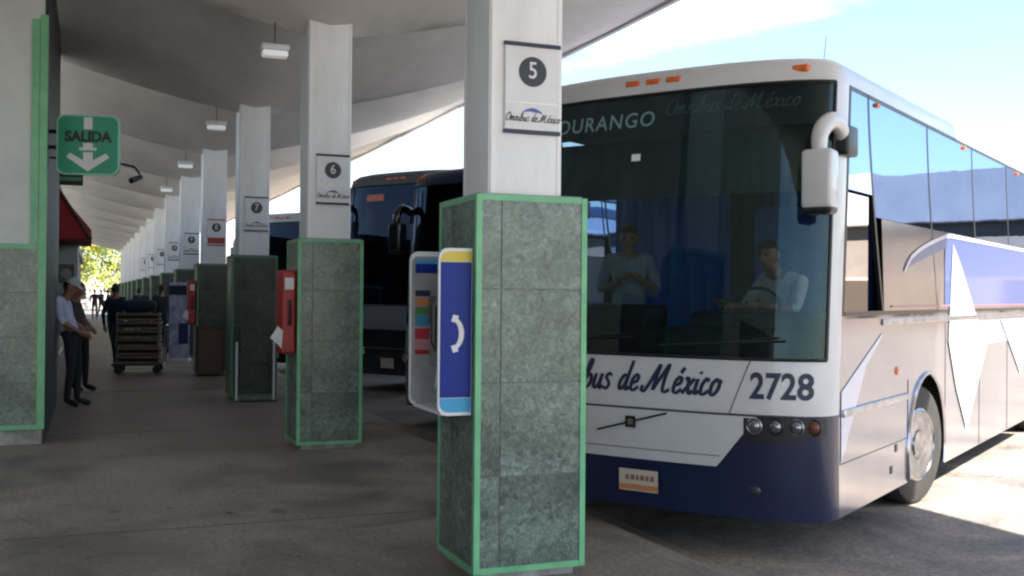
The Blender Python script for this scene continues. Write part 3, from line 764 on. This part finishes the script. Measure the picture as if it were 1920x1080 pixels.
    # headlights
    for s in (-1, 1):
        def z0(x): return .80-.0*(abs(x)-.8)+(.07*max(0, (abs(x)-1.1)/.2))
        xs0, xs1 = (.80, 1.275) if s > 0 else (-1.275, -.80)
        hl = frontpoly(xs0, xs1, lambda x: .775+.05*max(0, abs(x)-1.0)/.25, lambda x: ZBUMP-.02, .016, 'headlight_cluster', M_black, n=20)
        for k, xx in enumerate((.87, 1.0, 1.12, 1.215)):
            c = fp(s*xx, .885, .02); m_ = M_lens if k < 3 else mat('amber_dim', (.16, .05, .035), .2)
            nv = Vector((-(F(s*xx+.01, .88)-F(s*xx-.01, .88))/.02, 1, 0)).normalized()*-1
            nv = Vector((nv.x*-1 if False else -nv.x*-1, nv.y, 0))
            lm = MB().ell(c, (.042, .03, .042), 16, 10); h = lm.build('headlight', m_, hl, True)
            rg_ = MB(); rg_.tube([(c[0]+.05*math.cos(a*math.pi/10), c[1]-.0, c[2]+.05*math.sin(a*math.pi/10)) for a in range(21)], .006, 6); rg_.build('ring', M_steel if k % 2 == 0 else M_black, h)
    # plate, fog lamp
    pl = frontpoly(-.10, .20, lambda x: .375, lambda x: .525, .02, 'number_plate', mat('plate', (.55, .47, .40), .5), n=4)
    if main:
        frontpoly(-.10, .20, lambda x: .385, lambda x: .42, .023, 'plate_band', mat('plate_orange', (.55, .2, .08), .5), pl, n=4)
        for i_, (w_1, x_1) in enumerate(((.022, -.045), (.03, -.008), (.018, .035), (.028, .068), (.02, .11), (.026, .145))):   # the plate's characters are an unreadable smear
            MB().grid(lambda i, j: fp(x_1+w_1*i, .452+.035*j, .024), 1, 1).build('plate_mark', mat('plate_ink', (.24, .12, .09), .5), pl)
        fl = MB().ell(fp(.86, .46, .0), (.045, .02, .035), 14, 8).build('fog_lamp', mat('fog_lens', (.03, .035, .045), .25), r, True)
    else:
        text_mb('4PS', .15, lambda a, b: fp(a-.6, .62+b, .022), bold=.004).build('bumper_text', M_white, r)
    # roof markers
    for x in (-.13, .03, .19, 1.06, -1.06):
        z = 3.24; c = (x, F(x, z)+.04, z)
        MB().box((x-.055, c[1]-.035, z-.022), (x+.055, c[1]+.07, z+.026), bev=.012).build('marker_lamp', M_amber, r, True)
    if main:
        for y in (.95, 3.8, 6.6): MB().box((XW-.03, y, 3.085), (XW+.018, y+.07, 3.115), bev=.008).build('side_marker', M_amber, r)
        MB().box((XW-.12, 1.6, 3.16), (XW-.02, 3.9, 3.215), bev=.015).build('roof_rail', pal['body'], r)
        MB().tube([(XW-.35, .8, 3.22), (XW-.33, .86, 3.62)], [.004, .002], 5).build('aerial', M_black, r)
    # mirrors
    for s in ((1, -1) if True else (1,)):
        mr = MB()
        P = [(s*1.30, .20, 2.77), (s*1.315, .09, 2.84), (s*1.305, -.04, 2.86), (s*1.285, -.13, 2.81), (s*1.275, -.18, 2.74), (s*1.275, -.18, 2.64)]
        P = [tuple(v) for v in [Vector(p) for p in P]]
        V = [Vector(p) for p in P]; Q = []
        for i in range(len(V)-1):
            p0, p1, p2, p3 = V[max(i-1, 0)], V[i], V[i+1], V[min(i+2, len(V)-1)]
            for j in range(4):
                t = j/4; Q.append(.5*((2*p1)+(-p0+p2)*t+(2*p0-5*p1+4*p2-p3)*t*t+(-p0+3*p1-3*p2+p3)*t**3))
        Q.append(V[-1])
        arm = mr.tube(Q, [.046+.012*math.sin(math.pi*i/(len(Q)-1)) for i in range(len(Q))], 12).build('mirror_arm', pal['mirror'], r, True)
        MB().box((s*1.29-.05, .14, 2.66), (s*1.29+.07, .36, 2.86), bev=.02).build('arm_mount', M_black, arm, True)
        MB().box((s*1.275-.10, -.25, 2.28), (s*1.275+.10, -.09, 2.66), bev=.03).build('mirror_head', pal['mirror'], arm, True)
        MB().box((s*1.275-.097, -.245, 2.25), (s*1.275+.097, -.09, 2.31), bev=.028).box((s*1.275-.08, -.095, 2.3), (s*1.275+.08, -.08, 2.63)).build('mirror_glass', M_black, arm, True)
    # side details
    if main:
        s = 1; X = XW
        def sp(pts, off, nm, m_):
            MB().prism([(X+off-.003, y, z) for y, z in pts], (.003, 0, 0)).build(nm, m_, r)
        # mouldings
        MB().box((X+.002, .22, .93), (X+.022, 1.86, .98), bev=.008).build('side_moulding', M_steel, r, True)
        MB().box((X+.002, 1.15, ZSW-.075), (X+.016, LEN-.15, ZSW-.03), bev=.006).build('belt_moulding', M_steel, r, True)
        # curved blue panel paints in a reflected coach; livery: red pin line, white diamond
        M_lb = mat('reflected_blue', (.035, .075, .24), .25, coat=.4)
        M_lw = mat('livery_reflection_white', (.50, .52, .56), .25, coat=.6)
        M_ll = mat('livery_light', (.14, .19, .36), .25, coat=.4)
        def strip(f0, f1, y0, y1, off, nm, m_, n=30, nz=4):
            MB().grid(lambda i, j: (X+off, y0+(y1-y0)*i, f0(y0+(y1-y0)*i)+(f1(y0+(y1-y0)*i)-f0(y0+(y1-y0)*i))*j), n, nz).build(nm, m_, r, True)
        # polished skin between the belt line and the passenger windows
        MB().grid(lambda i, j: (X-.001, (1.21-.08*j)+((LEN-.12)-(1.21-.08*j))*i, ZSW+.028+(ZPW-.004-ZSW-.028)*j), 40, 4).build('waist_panel', pal['side'], r, True)
        top = lambda y: min(ZPW-.01, 1.95+(ZPW-.03-1.95)*(max(0, y-1.75)/1.3)**.55)
        strip(lambda y: 1.93+.22*(max(0, y-1.75)/1.35)**.8, top, 1.75, 3.1, .003, 'reflected_blue', M_lb)
        strip(lambda y: ZSW+.05, lambda y: ZPW-.01, 3.1, LEN-.2, .003, 'reflected_blue', M_lb)
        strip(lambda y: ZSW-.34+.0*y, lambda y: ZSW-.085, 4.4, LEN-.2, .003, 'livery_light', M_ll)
        strip(lambda y: top(y)-.035, top, 1.75, LEN-.2, .0075, 'livery_reflection_white', M_lw, 50, 1)  # white top edge paints the highlight of the reflected coach
        strip(lambda y: 1.655, lambda y: 1.667, 1.4, LEN-.2, .0085, 'livery_red', mat('livery_red', (.32, .12, .17), .3), 30, 1)
        sp([(3.39, 2.2), (3.75, 2.0), (4.3, 1.62), (4.95, 1.27), (3.99, .48), (3.55, .9), (3.24, 1.34)], .0105, 'livery_diamond', M_lw)
        sp([(5.7, 1.5), (7.8, 1.5), (6.9, .85)], .0105, 'livery_diamond', M_lw)
        sp([(.2, .62), (.75, 1.25), (1.15, 1.45), (1.15, 1.47), (.2+.0, 1.10)], .006, 'livery_sweep', mat('livery_lilac', (.5, .55, .72), .2, coat=.6, metal=.3))
        # panel seams
        sm = MB()
        for y in (1.88, 3.14, 4.6, 6.1): sm.box((X, y, ZB+.01), (X+.0035, y+.008, 1.08 if y < 2 else ZSW-.09))
        sm.box((X, .2, .62), (X+.003, 1.88, .625)); sm.build('panel_seam', mat('gap', (0,0,0)), r)
        for (y, z, rr_) in ((1.55, 1.17, .035),):
            MB().ell((X, y, z), (.015, rr_, rr_), 12, 8).build('side_indicator', M_amber, r, True)
        for (y, z) in ((1.55, .58), (1.42, .43), (4.75, 1.15)):
            MB().box((X-.01, y-.03, z-.03), (X+.006, y+.03, z+.03), bev=.005).build('side_socket', M_black, r)
    for o in r.children_recursive:      # the roofline climbs slightly to the rear
        if o.type == 'MESH' and not (o.parent and o.parent.name.startswith('wheel')):
            for v in o.data.vertices:
                if v.co.z > 1.6 and v.co.y > 0: v.co.z += (v.co.z-1.6)/1.7*.014*v.co.y
    return r

M_bwhite = mat('bus_white', (.60, .61, .63), .3, coat=.7, col2=(.55, .56, .58), nscale=2)
M_bside = mat('bus_polished_side', (.45, .45, .49), .15, metal=.9, col2=(.38, .375, .42), nscale=1.2, bump=.12, bscale=1.6)
M_bblue = mat('bumper_blue', (.003, .012, .06), .3, coat=.3, col2=(.002, .008, .042), nscale=2)
G_side = glassmat('mirrored_side_glass', .9, (.10, .12, .13), (.46, .60, .88), .015, True, wav=.12)
G_clear = glassmat('clear_side_glass', .05, (.9, .92, .93), (.9, .9, .9), .02, True)
G_pane = glassmat('clear_pane', .8, (.4, .4, .4), (.95, .95, .95), .02, True)
G_ws = glassmat('windscreen_glass', .0, (.44, .53, .58), (.62, .85, .88), .01, True)
M_refl = mat('reflection_green', (.05, .085, .07), .6, col2=(.035, .06, .05), nscale=4)
M_led = mat('led_green', (.6, .75, .7), .5, emit=.03)
pal5 = dict(body=M_bwhite, band=M_bwhite, bumper=M_bblue, nose=M_bwhite, side=M_bside, glass=G_side, pane=G_pane, ws=G_ws, upper_band=M_refl, mirror=M_bwhite, dest='DURANGO', destmat=M_led)
BX, BY = 3.70, 6.65
make_bus((BX, BY, LZ), pal5, 'white and blue coach numbered 2728 with mirrored side windows')
M_nav2 = mat('coach_navy', (.008, .016, .06), .3, coat=.4)
M_nblk = mat('coach_black', (.01, .012, .016), .25, coat=.8)
M_sil = mat('coach_silver', (.26, .28, .31), .3, metal=.4, coat=.3)
G_dk = glassmat('dark_coach_glass', .0, (.06, .07, .08), (.30, .36, .5), .01, True)
palB = dict(body=M_nav2, band=M_sil, bumper=M_nblk, nose=M_nblk, side=M_nav2, glass=G_side, pane=G_pane, ws=G_dk, upper_band=M_black, mirror=M_nblk, dest=None)
palC = dict(body=mat('coach_grey', (.09, .09, .10), .35, coat=.5), band=M_sil, bumper=M_nblk, nose=M_nblk, side=M_nav2, glass=G_side, pane=G_pane, ws=G_dk, upper_band=M_black, mirror=M_sil,
            dest='lit', destmat=mat('led_orange', (.9, .2, .01), .5, emit=.5))
palD = dict(body=M_bwhite, band=M_bwhite, bumper=M_nblk, nose=M_bwhite, side=M_bside, glass=G_side, pane=G_pane, ws=G_dk, upper_band=M_black, mirror=M_bwhite, dest=None)
make_bus((BX+.85, BY+SP+.55, LZ), palB, 'dark navy coach directly behind the payphone column', 1., False)
make_bus((BX+1.25, BY+2*SP+.83, LZ), palC, 'tall dark coach with a grey roof and orange destination sign', 1.16, False)
make_bus((BX, BY+3*SP, LZ), palD, 'white coach with dark windscreen seen left of the number 6 column', 1.02, False)

# ------------------------------------------------------------------ people
def seg_dist(p, a, b):
    ab = b-a; t = max(0, min(1, (p-a).dot(ab)/max(ab.length_squared, 1e-9))); return (p-(a+ab*t)).length
BASE = dict(pelvis=(0,0,.95), spine=(0,0,1.14), chest=(0,0,1.34), neck=(0,.0,1.47), head=(0,.01,1.62),
            shL=(.17,0,1.41), elL=(.23,.01,1.13), haL=(.24,-.04,.88), shR=(-.17,0,1.41), elR=(-.23,.01,1.13), haR=(-.24,-.04,.88),
            hiL=(.09,0,.9), knL=(.10,-.02,.5), anL=(.10,.02,.09), toL=(.11,-.15,.03), hiR=(-.09,0,.9), knR=(-.10,-.02,.5), anR=(-.10,.02,.09), toR=(-.11,-.15,.03))
RAD = dict(pelvis=.135, spine=.125, chest=.14, neck=.055, shL=.07, elL=.043, haL=.028, shR=.07, elR=.043, haR=.028, hiL=.095, knL=.06, anL=.042, toL=.044, hiR=.095, knR=.06, anR=.042, toR=.044)
BON = [('pelvis','spine',0),('spine','chest',0),('chest','neck',2),('chest','shL',0),('shL','elL',0),('elL','haL',3),('chest','shR',0),('shR','elR',0),('elR','haR',3),
       ('pelvis','hiL',1),('hiL','knL',1),('knL','anL',1),('anL','toL',4),('pelvis','hiR',1),('hiR','knR',1),('knR','anR',1),('anR','toR',4)]
# forward is -Y of the figure
def person(label, loc, rz, shirt, trousers, pose={}, sleeves=False, headyaw=0, headpitch=0, hair=True, cap=None, group=None, scale=1., hands=True):
    J = {k: Vector(v) for k, v in BASE.items()}
    for k, v in pose.items(): J[k] = Vector(v)
    names = [k for k in J if k != 'head']
    me = bpy.data.meshes.new('p'); idx = {k: i for i, k in enumerate(names)}
    me.from_pydata([J[k] for k in names], [(idx[a], idx[b]) for a, b, _ in BON], []); ob = bpy.data.objects.new('p', me); C.objects.link(ob)
    md = ob.modifiers.new('s', 'SKIN'); sv = me.skin_vertices[0].data
    for k in names: sv[idx[k]].radius = (RAD[k]*1.12, RAD[k]*.9) if k in ('pelvis', 'spine', 'chest') else (RAD[k], RAD[k]); sv[idx[k]].use_root = (k == 'pelvis')
    md.use_smooth_shade = True
    sb = ob.modifiers.new('ss', 'SUBSURF'); sb.levels = 3 if hands else 2; sb.render_levels = sb.levels
    dg = bpy.context.evaluated_depsgraph_get(); m2 = bpy.data.meshes.new_from_object(ob.evaluated_get(dg))
    mb = MB(); V = [v.co.copy() for v in m2.vertices]; F_ = []; MI = []
    for p in m2.polygons:
        c = sum((V[i] for i in p.vertices), Vector())/len(p.vertices)
        best = min(BON, key=lambda b: seg_dist(c, J[b[0]], J[b[1]])-.5*(RAD[b[0]]+RAD[b[1]])*.8)
        mi = best[2]
        if mi == 3: mi = 0 if sleeves else 2
        if best[0] == 'chest' and best[1] == 'neck': mi = 2 if (c-J['chest']).dot((J['neck']-J['chest']).normalized()) > .10 else 0
        if best[0] == 'pelvis' and best[1] == 'spine' and (c-J['pelvis']).dot((J['spine']-J['pelvis']).normalized()) < .03: mi = 1
        F_.append(tuple(p.vertices)); MI.append(mi)
    mb.v = [tuple(v) for v in V]; mb.f = F_; mb.m = MI
    bpy.data.objects.remove(ob); bpy.data.meshes.remove(me); bpy.data.meshes.remove(m2)
    # hands: palm and five fingers
    if hands:
        for s, h, e in ((1, 'haL', 'elL'), (-1, 'haR', 'elR')):
            d = (J[h]-J[e]).normalized(); side = d.cross(Vector((0, 0, 1)))
            side = side.normalized() if side.length > .05 else Vector((0, 1, 0)); nrm = side.cross(d).normalized()
            side = Vector((0, -1, 0)) if abs(d.z) > .8 else side
            side = (side-d*side.dot(d)).normalized(); nrm = d.cross(side).normalized()
            w = J[h]; mb.tube([w-d*.01, w+d*.03, w+d*.085], [.026, .036, .034], 8, 2)
            for k in range(4):
                o = w+d*.08+side*(.027-.018*k); ln = (.07, .078, .072, .056)[k]
                mb.tube([o, o+d*ln*.5+nrm*s*.008, o+d*ln*.85+nrm*s*.025], [.0095, .009, .007], 6, 2)
            o = w+d*.03+side*.03; mb.tube([o, o+side*.025+d*.03, o+side*.028+d*.06+nrm*s*.01], [.011, .010, .008], 6, 2)
    # head
    hc = J['head']; rot = Matrix.Rotation(headyaw, 3, 'Z') @ Matrix.Rotation(headpitch, 3, 'X')
    def hf(d):
        v = Vector(d)
        if v.z < 0: v.x *= 1-.28*(-v.z); v.y *= 1-.1*(-v.z)
        if v.y < -.2 and abs(v.x) < .28:
            nzv = max(0, 1-abs(v.z+.12)/.28)*max(0, 1-abs(v.x)/.28); v.y -= .24*nzv
            if v.z < -.35: v.y -= .04
        if v.y < -.5 and .05 < v.z < .3 and .2 < abs(v.x) < .6: v.y += .08
        return rot @ Vector((v.x*.078, v.y*.098, v.z*.118))
    mb.ell(hc, (1, 1, 1), 28, 22, 2, hf)
    for s in (-1, 1):
        c = hc+rot@Vector((s*.077, .01, -.005)); mb.ell(c, (.013, .02, .03), 8, 6, 2)
        c = hc+rot@Vector((s*.031, -.083, .018)); mb.ell(c, (.011, .008, .006), 8, 6, 5)
        c = hc+rot@Vector((s*.031, -.088, .036)); mb.ell(c, (.018, .006, .004), 8, 4, 5)
    c = hc+rot@Vector((0, -.088, -.058)); mb.ell(c, (.024, .008, .006), 10, 6, 6)
    mb.tube([J['neck']-Vector((0,0,.05)), hc-Vector((0,0,.05))], [.058, .052], 10, 2)
    o = mb.build('person', [shirt, trousers, M_skin, M_skin, M_black, M_eye, mat('lips', (.25, .08, .07), .5)], None, True)
    o.location = loc; o.rotation_euler = (0, 0, rz); o.scale = (scale,)*3
    tag(o, label, 'person', group)
    if hair:
        def hh(d):
            v = Vector(d)
            if v.y < 0 and v.z < .42: v = Vector((v.x*.6, max(v.y, -.2)*.6, v.z*.6))
            elif v.z < -.35: v = v*.6
            return rot @ Vector((v.x*.081, v.y*.102+.005, v.z*.124))
        MB().ell(hc, (1, 1, 1), 22, 18, 0, hh).build('hair', M_hair, o, True)
    if cap:
        def ch(d):
            v = Vector(d); v.z = max(v.z, .25); return rot @ Vector((v.x*.092, v.y*.112, v.z*.125+.008))
        cp = MB().ell(hc, (1, 1, 1), 22, 18, 0, ch)
        cp.grid(lambda i, j: hc+rot@Vector(((i*2-1)*.075, -.085-.085*j*(1-.6*(i*2-1)**2), .045-.012*j)), 8, 3)
        cp.build('cap', cap, o, True)
    return o
def cloth(n, c): return mat(n, c, .85, col2=tuple(x*.7 for x in c), nscale=9, bump=.3, bscale=25)
c_lb = cloth('shirt_pale_blue', (.58, .64, .80)); c_wh = cloth('shirt_white', (.7, .74, .76)); c_dk = cloth('cloth_dark', (.02, .022, .03)); c_nv = cloth('cloth_navy', (.014, .02, .055))
c_jn = cloth('jeans', (.05, .08, .14)); c_bk = cloth('cloth_black', (.012, .012, .014)); c_br = cloth('cloth_brown', (.06, .04, .03)); c_rd = cloth('cloth_plum', (.1, .03, .07)); c_gy = cloth('cap_grey', (.5, .52, .52))
# leaning man: back against the wall, facing right (+X): figure forward -Y turned to +X => rz 90deg
lean = dict(pelvis=(0,.0,.94), spine=(0,.08,1.12), chest=(0,.15,1.31), neck=(0,.09,1.46), head=(0,.0,1.575), shL=(.17,.14,1.38), shR=(-.17,.14,1.38),
            elL=(.22,.05,1.12), haL=(.12,-.14,.98), elR=(-.22,.06,1.12), haR=(-.1,-.15,.98), knL=(.1,-.06,.5), anL=(.1,-.06,.09), toL=(.1,-.24,.03), knR=(-.1,-.03,.5), anR=(-.1,.02,.09), toR=(-.12,-.15,.03),
            hiL=(.09,-.02,.9), hiR=(-.09,-.02,.9))
person('man in a pale blue shirt and grey cap leaning on the dark wall', (-.29, 15.9, 0), R(75), c_lb, c_dk, lean, headpitch=R(25), cap=c_gy, hair=True, scale=1.06)
person('man in dark clothes standing behind the leaning man', (-.22, 18.3, 0), R(60), c_br, c_bk, lean, headpitch=R(10), scale=1.04)
walk = dict(knL=(.1,-.14,.52), anL=(.1,-.2,.1), toL=(.1,-.37,.05), knR=(-.1,.03,.5), anR=(-.1,.22,.13), toR=(-.1,.08,.03), elL=(.23,.08,1.13), haL=(.24,.0,.9), elR=(-.23,-.05,1.13), haR=(-.22,-.2,.95))
def P_(u, v, z=0):   # ground point helper used once at build time to lay out the far figures
    D = (1.6-z)*1980/(v-548); X = (u-960)/1980*D
    return (X*.9298+D*.3681, -X*.3681+D*.9298, z)
person('person in jeans and dark jacket beside the crate trolley', P_(218, 697), R(150), c_nv, c_jn, walk, sleeves=True, scale=1.02)
person('slim person in black between the trolley and the columns', P_(303, 664), R(200), c_bk, c_bk, walk, sleeves=True, scale=1.04)
far = [(178, 600, c_rd, c_jn, 'far person in a plum top under the tree'), (190, 596, c_nv, c_bk, 'far person in a navy top left of centre aisle'), (203, 606, c_bk, c_jn, 'far person in black top with jeans in the aisle'),
       (214, 610, c_nv, c_dk, 'far person in navy nearest the trolley'), (197, 588, c_wh, c_dk, 'tiny far person in a white shirt')]
for i, (u, v, a, b, l) in enumerate(far): person(l, P_(u, v), R(40*i), a, b, walk if i % 2 else {}, sleeves=True, group='people far along the platform', hands=False)
for (u, v, a, b, l) in [(262, 640, c_nv, c_bk, 'person in navy standing behind the crate stack'), (283, 632, c_nv, c_bk, 'second dark figure behind the crates, to the right')]:
    person(l, P_(u, v), R(170), a, b, {}, sleeves=True, hands=False, group='people behind the crates')
# people inside the coach (local bus space -> world)
def bus_pt(x, y, z):
    a = R(-56.4); return (BX+x*math.cos(a)-y*math.sin(a), BY+x*math.sin(a)+y*math.cos(a), LZ+z)
sit = dict(chest=(.05,-.02,1.33), shL=(.22,-.0,1.38), shR=(-.13,-.02,1.40), hiL=(.09,-.05,.9), knL=(.13,-.45,.92), anL=(.13,-.5,.5), toL=(.13,-.65,.45), hiR=(-.09,-.05,.9), knR=(-.13,-.45,.92), anR=(-.13,-.5,.5), toR=(-.13,-.65,.45),
           elL=(.27,-.12,1.17), haL=(.16,-.42,1.20), elR=(-.27,-.12,1.17), haR=(-.16,-.42,1.20), neck=(.05,-.07,1.47), head=(.03,-.15,1.59))
person('driver in a white shirt sitting behind the windscreen of coach 2728', bus_pt(.50, 1.2, .46), R(-56.4-22), c_wh, c_dk, sit, headyaw=R(10), headpitch=R(16))
person('figure in a pale shirt inside coach 2728, standing in for a windscreen reflection', bus_pt(-.88, 1.3, .62), R(-56.4+25), cloth('shirt_grey_blue', (.3, .42, .5)), c_dk,
       dict(elL=(.25,-.05,1.15), haL=(.1,-.22,1.25), elR=(-.25,-.05,1.15), haR=(-.08,-.25,1.22), head=(0,-.06,1.60), neck=(0,-.03,1.47)), headpitch=R(20))  # figure modelled in place of a faint windscreen reflection

# ------------------------------------------------------------------ trolley with crates, banner, small things
M_wood = mat('crate_wood', (.24, .20, .15), .8, col2=(.12, .095, .07), nscale=6, sc=(1, 8, 8))
tx, ty, _ = P_(262, 699)
tr = empty('luggage_trolley', (tx, ty, 0), R(-8)); tag(tr, 'low black trolley under the stack of crates', 'trolley')
MB().box((-.48, -.35, .16), (.48, .35, .2), bev=.01).build('deck', M_black, tr)
MB().tube([(.48, -.3, .2), (.52, -.3, .95), (.52, .3, .95), (.48, .3, .2)], .016).build('handle', M_steel, tr)
for a in (-.36, .36):
    for b in (-.28, .28): MB().lathe([(.075, -.02), (.08, 0), (.075, .02)], (a, b, .08), 'y', 16).build('wheel', M_rubber, tr)
cr0 = empty('wooden_crate', (tx, ty, .2), R(-8))
sl = MB()
for z in (0.005, .105): 
    for s in (-1, 1):
        sl.box((-.40, s*.3-.01, z), (.40, s*.3+.01, z+.036)); sl.box((s*.40-.01, -.289, z), (s*.40+.01, .289, z+.036))
for s in (-1, 1):
    for q_ in (-1, 1): sl.box((s*.385-.012, q_*.275-.012, 0), (s*.385+.012, q_*.275+.012, .165))
sl.build('slats', M_wood, cr0); MB().box((-.37, -.265, .01), (.37, .265, .10)).build('contents', c_bk, cr0)
lbs = ['lowest wooden crate on the black trolley', 'second crate from the bottom of the stack', 'third crate, halfway up the stack', 'fourth crate of the stack', 'fifth crate, next to the top', 'topmost crate of the stack']
for i in range(6):
    c = cr0 if i == 0 else copy_tree(cr0); c.location = (tx+.012*math.sin(i*2), ty, .2+.168*i); c.rotation_euler.z = R(-8+3*math.sin(i*3)); tag(c, lbs[i], 'crate', 'crates stacked on the trolley')
bg1 = MB().ell((0, 0, .11), (.33, .24, .13), 18, 12, 0, lambda d: Vector((math.copysign(abs(d.x)**.6, d.x), math.copysign(abs(d.y)**.6, d.y), math.copysign(abs(d.z)**.7, d.z)))); 
b_ = empty('duffel_bag', (tx, ty, 1.215), R(-8)); tag(b_, 'navy duffel bag on top of the crates', 'bag'); bg1.build('bag_body', c_nv, b_, True)
MB().tube([(-.15, 0, .22), (-.1, 0, .31), (.1, 0, .31), (.15, 0, .22)], .012, 6).build('strap', c_bk, b_)

bx, by, _ = P_(337, 676)
bn = empty('standing_banner', (bx, by, 0), R(-20)); tag(bn, 'white and blue standing banner in front of the fifth column', 'banner'); bn.scale = (.8, .8, .88)
MB().box((-.32, -.12, 0), (.32, .12, .07), bev=.01).build('foot', M_white, bn)
M_ban = mat('banner_print', (.5, .55, .75), .6, col2=(.22, .28, .6), nscale=3, lo=.42, hi=.58)
MB().box((-.3, -.008, .07), (.3, .0, 2.05)).build('print', M_ban, bn)
MB().box((-.02, -.012, .45), (.26, -.0085, 1.0)).build('blue_block', mat('ban_blue', (.02, .03, .16), .5), bn)
MB().box((-.3, -.012, 1.75), (.3, -.0085, 2.0)).build('top_block', M_navy, bn)
MB().tube([(0, .03, .05), (0, .03, 2.05)], .012).tube([(-.3, .01, 2.06), (.3, .01, 2.06)], .015).build('pole', M_steel, bn)

gd = empty('guard_frame', (CX+2*DX, CY+2*SP-.55, 0)); tag(gd, 'pair of pale steel posts guarding the third column', 'guard rail')
for x in (-.28, .26): MB().tube([(x, 0, 0), (x, 0, .88)], .018, 8).build('post', M_white, gd)
MB().box((-.3, -.05, 0), (.3, .05, .02)).build('base', M_black, gd)
cbx = empty('brown_cabinet', (CX-.1+3*DX, CY+3*SP-.62, 0)); tag(cbx, 'low brown cabinet at the foot of the fourth column', 'cabinet')
MB().box((-.26, -.18, .03), (.24, .2, .95), bev=.01).build('case', mat('brown_case', (.07, .04, .03), .6, col2=(.04, .025, .02), nscale=5), cbx)
MB().box((-.22, -.19, .1), (.2, -.181, .88)).build('door', mat('brown_door', (.09, .05, .035), .6), cbx)

# ------------------------------------------------------------------ tree and buildings beyond
def tree(loc, h, rad, seed, label, cols):
    rnd = random.Random(seed); t = empty('tree', loc); tag(t, label, 'tree', 'trees beyond the platform end')
    tk = MB(); tk.tube([(0,0,0), (.1,.05,h*.25), (.05,.1,h*.5), (.2,0,h*.75)], [.28,.2,.15,.07], 10)
    for i in range(7):
        a = rnd.uniform(0, 6.28); z = h*rnd.uniform(.3, .6); tk.tube([(.05,.05,z), (math.cos(a)*rad*.4, math.sin(a)*rad*.4, z+h*.12), (math.cos(a)*rad*.8, math.sin(a)*rad*.8, z+h*.25)], [.1,.06,.02], 6)
    tk.build('trunk', mat('bark', (.12, .09, .06), .9, col2=(.06,.045,.03), nscale=6), t)
    cl = [(Vector((rnd.uniform(-1, 1)*rad*.8, rnd.uniform(-1, 1)*rad*.8, h*rnd.uniform(.28, .95))), rnd.uniform(.5, 1.1)*rad*.38) for _ in range(34)]
    lf = MB()
    for c, r_ in cl:
        for _ in range(190):
            d = Vector((rnd.gauss(0,1), rnd.gauss(0,1), rnd.gauss(0,1))).normalized()*r_*rnd.uniform(.55, 1.08); p = c+d
            if p.z < h*.2: continue
            s = rnd.uniform(.10, .22); a = Vector((rnd.gauss(0,1), rnd.gauss(0,1), rnd.gauss(0,1))).normalized(); b = a.orthogonal().normalized()
            lf.add([p-a*s, p-b*s*.5, p+a*s, p+b*s*.5], [(0,1,2,3)], rnd.randrange(3))
    lf.build('crown', cols, t)
lm = [mat('leaf_yellow', (.30, .28, .03), .6), mat('leaf_light', (.16, .2, .02), .6), mat('leaf_green', (.06, .11, .015), .6)]
tree((-3.2, 92, LZ), 8.5, 4.8, 3, 'yellow green sunlit tree at the far end of the platform', lm)
tree((3.5, 103, LZ), 8, 4.5, 4, 'green tree farther back, right of the yellow one', lm)
fb = empty('far_building', (-12, 112, LZ)); tag(fb, 'pale far wall glimpsed under the trees', 'building')
MB().box((0, 0, 0), (26, 6, 3.2)).build('wall', mat('far_wall', (.6, .58, .52), .8, col2=(.5,.48,.44), nscale=.5), fb)
w_ = MB()
for i in range(6): MB().box((1.5+i*4, -.05, 1), (3.3+i*4, .0, 2.2)).build('window', M_black, fb)

# building across the yard, out of frame to the right, mirrored in the coach side
yb = empty('yard_building', (0, 0, LZ), 0)
def camxy(ang, d): a = R(ang+YAW); return Vector((math.sin(a)*d, math.cos(a)*d, 0))
p0 = camxy(36, 62); p1 = camxy(78, 97); dv = (p1-p0); Lb = dv.length; yb.location = (p0.x, p0.y, LZ); yb.rotation_euler.z = math.atan2(dv.y, dv.x)
tag(yb, 'long grey fronted building across the yard mirrored in the coach windows', 'building')
M_beige = mat('beige_wall', (.78, .62, .48), .8, col2=(.68, .53, .40), nscale=.6)
MB().box((0, .3, 0), (Lb, 12, 5.2)).build('wall', M_beige, yb)
MB().box((-.2, -.5, 6.1), (Lb*.19, 12, 8.9)).build('fascia', mat('grey_fascia', (.27, .28, .32), .7, col2=(.22,.23,.27), nscale=.4), yb)
MB().box((Lb*.19, -.5, 6.1), (Lb*.9, 12, 9.1)).build('fascia', mat('white_fascia', (.85, .83, .78), .7), yb)
MB().box((0, 1.0, 5.2), (Lb, 12, 6.1)).build('recess', M_black, yb)
for i in range(8): MB().box((3+i*5, .2, .1), (5.4+i*5, .29, 2.8)).build('door', mat('door_brown', (.1, .07, .05), .6), yb)

for o in bpy.data.objects:
    if o.parent is None and o.type in ('MESH', 'EMPTY') and 'category' not in o and 'kind' not in o: print('UNTAGGED', o.name)
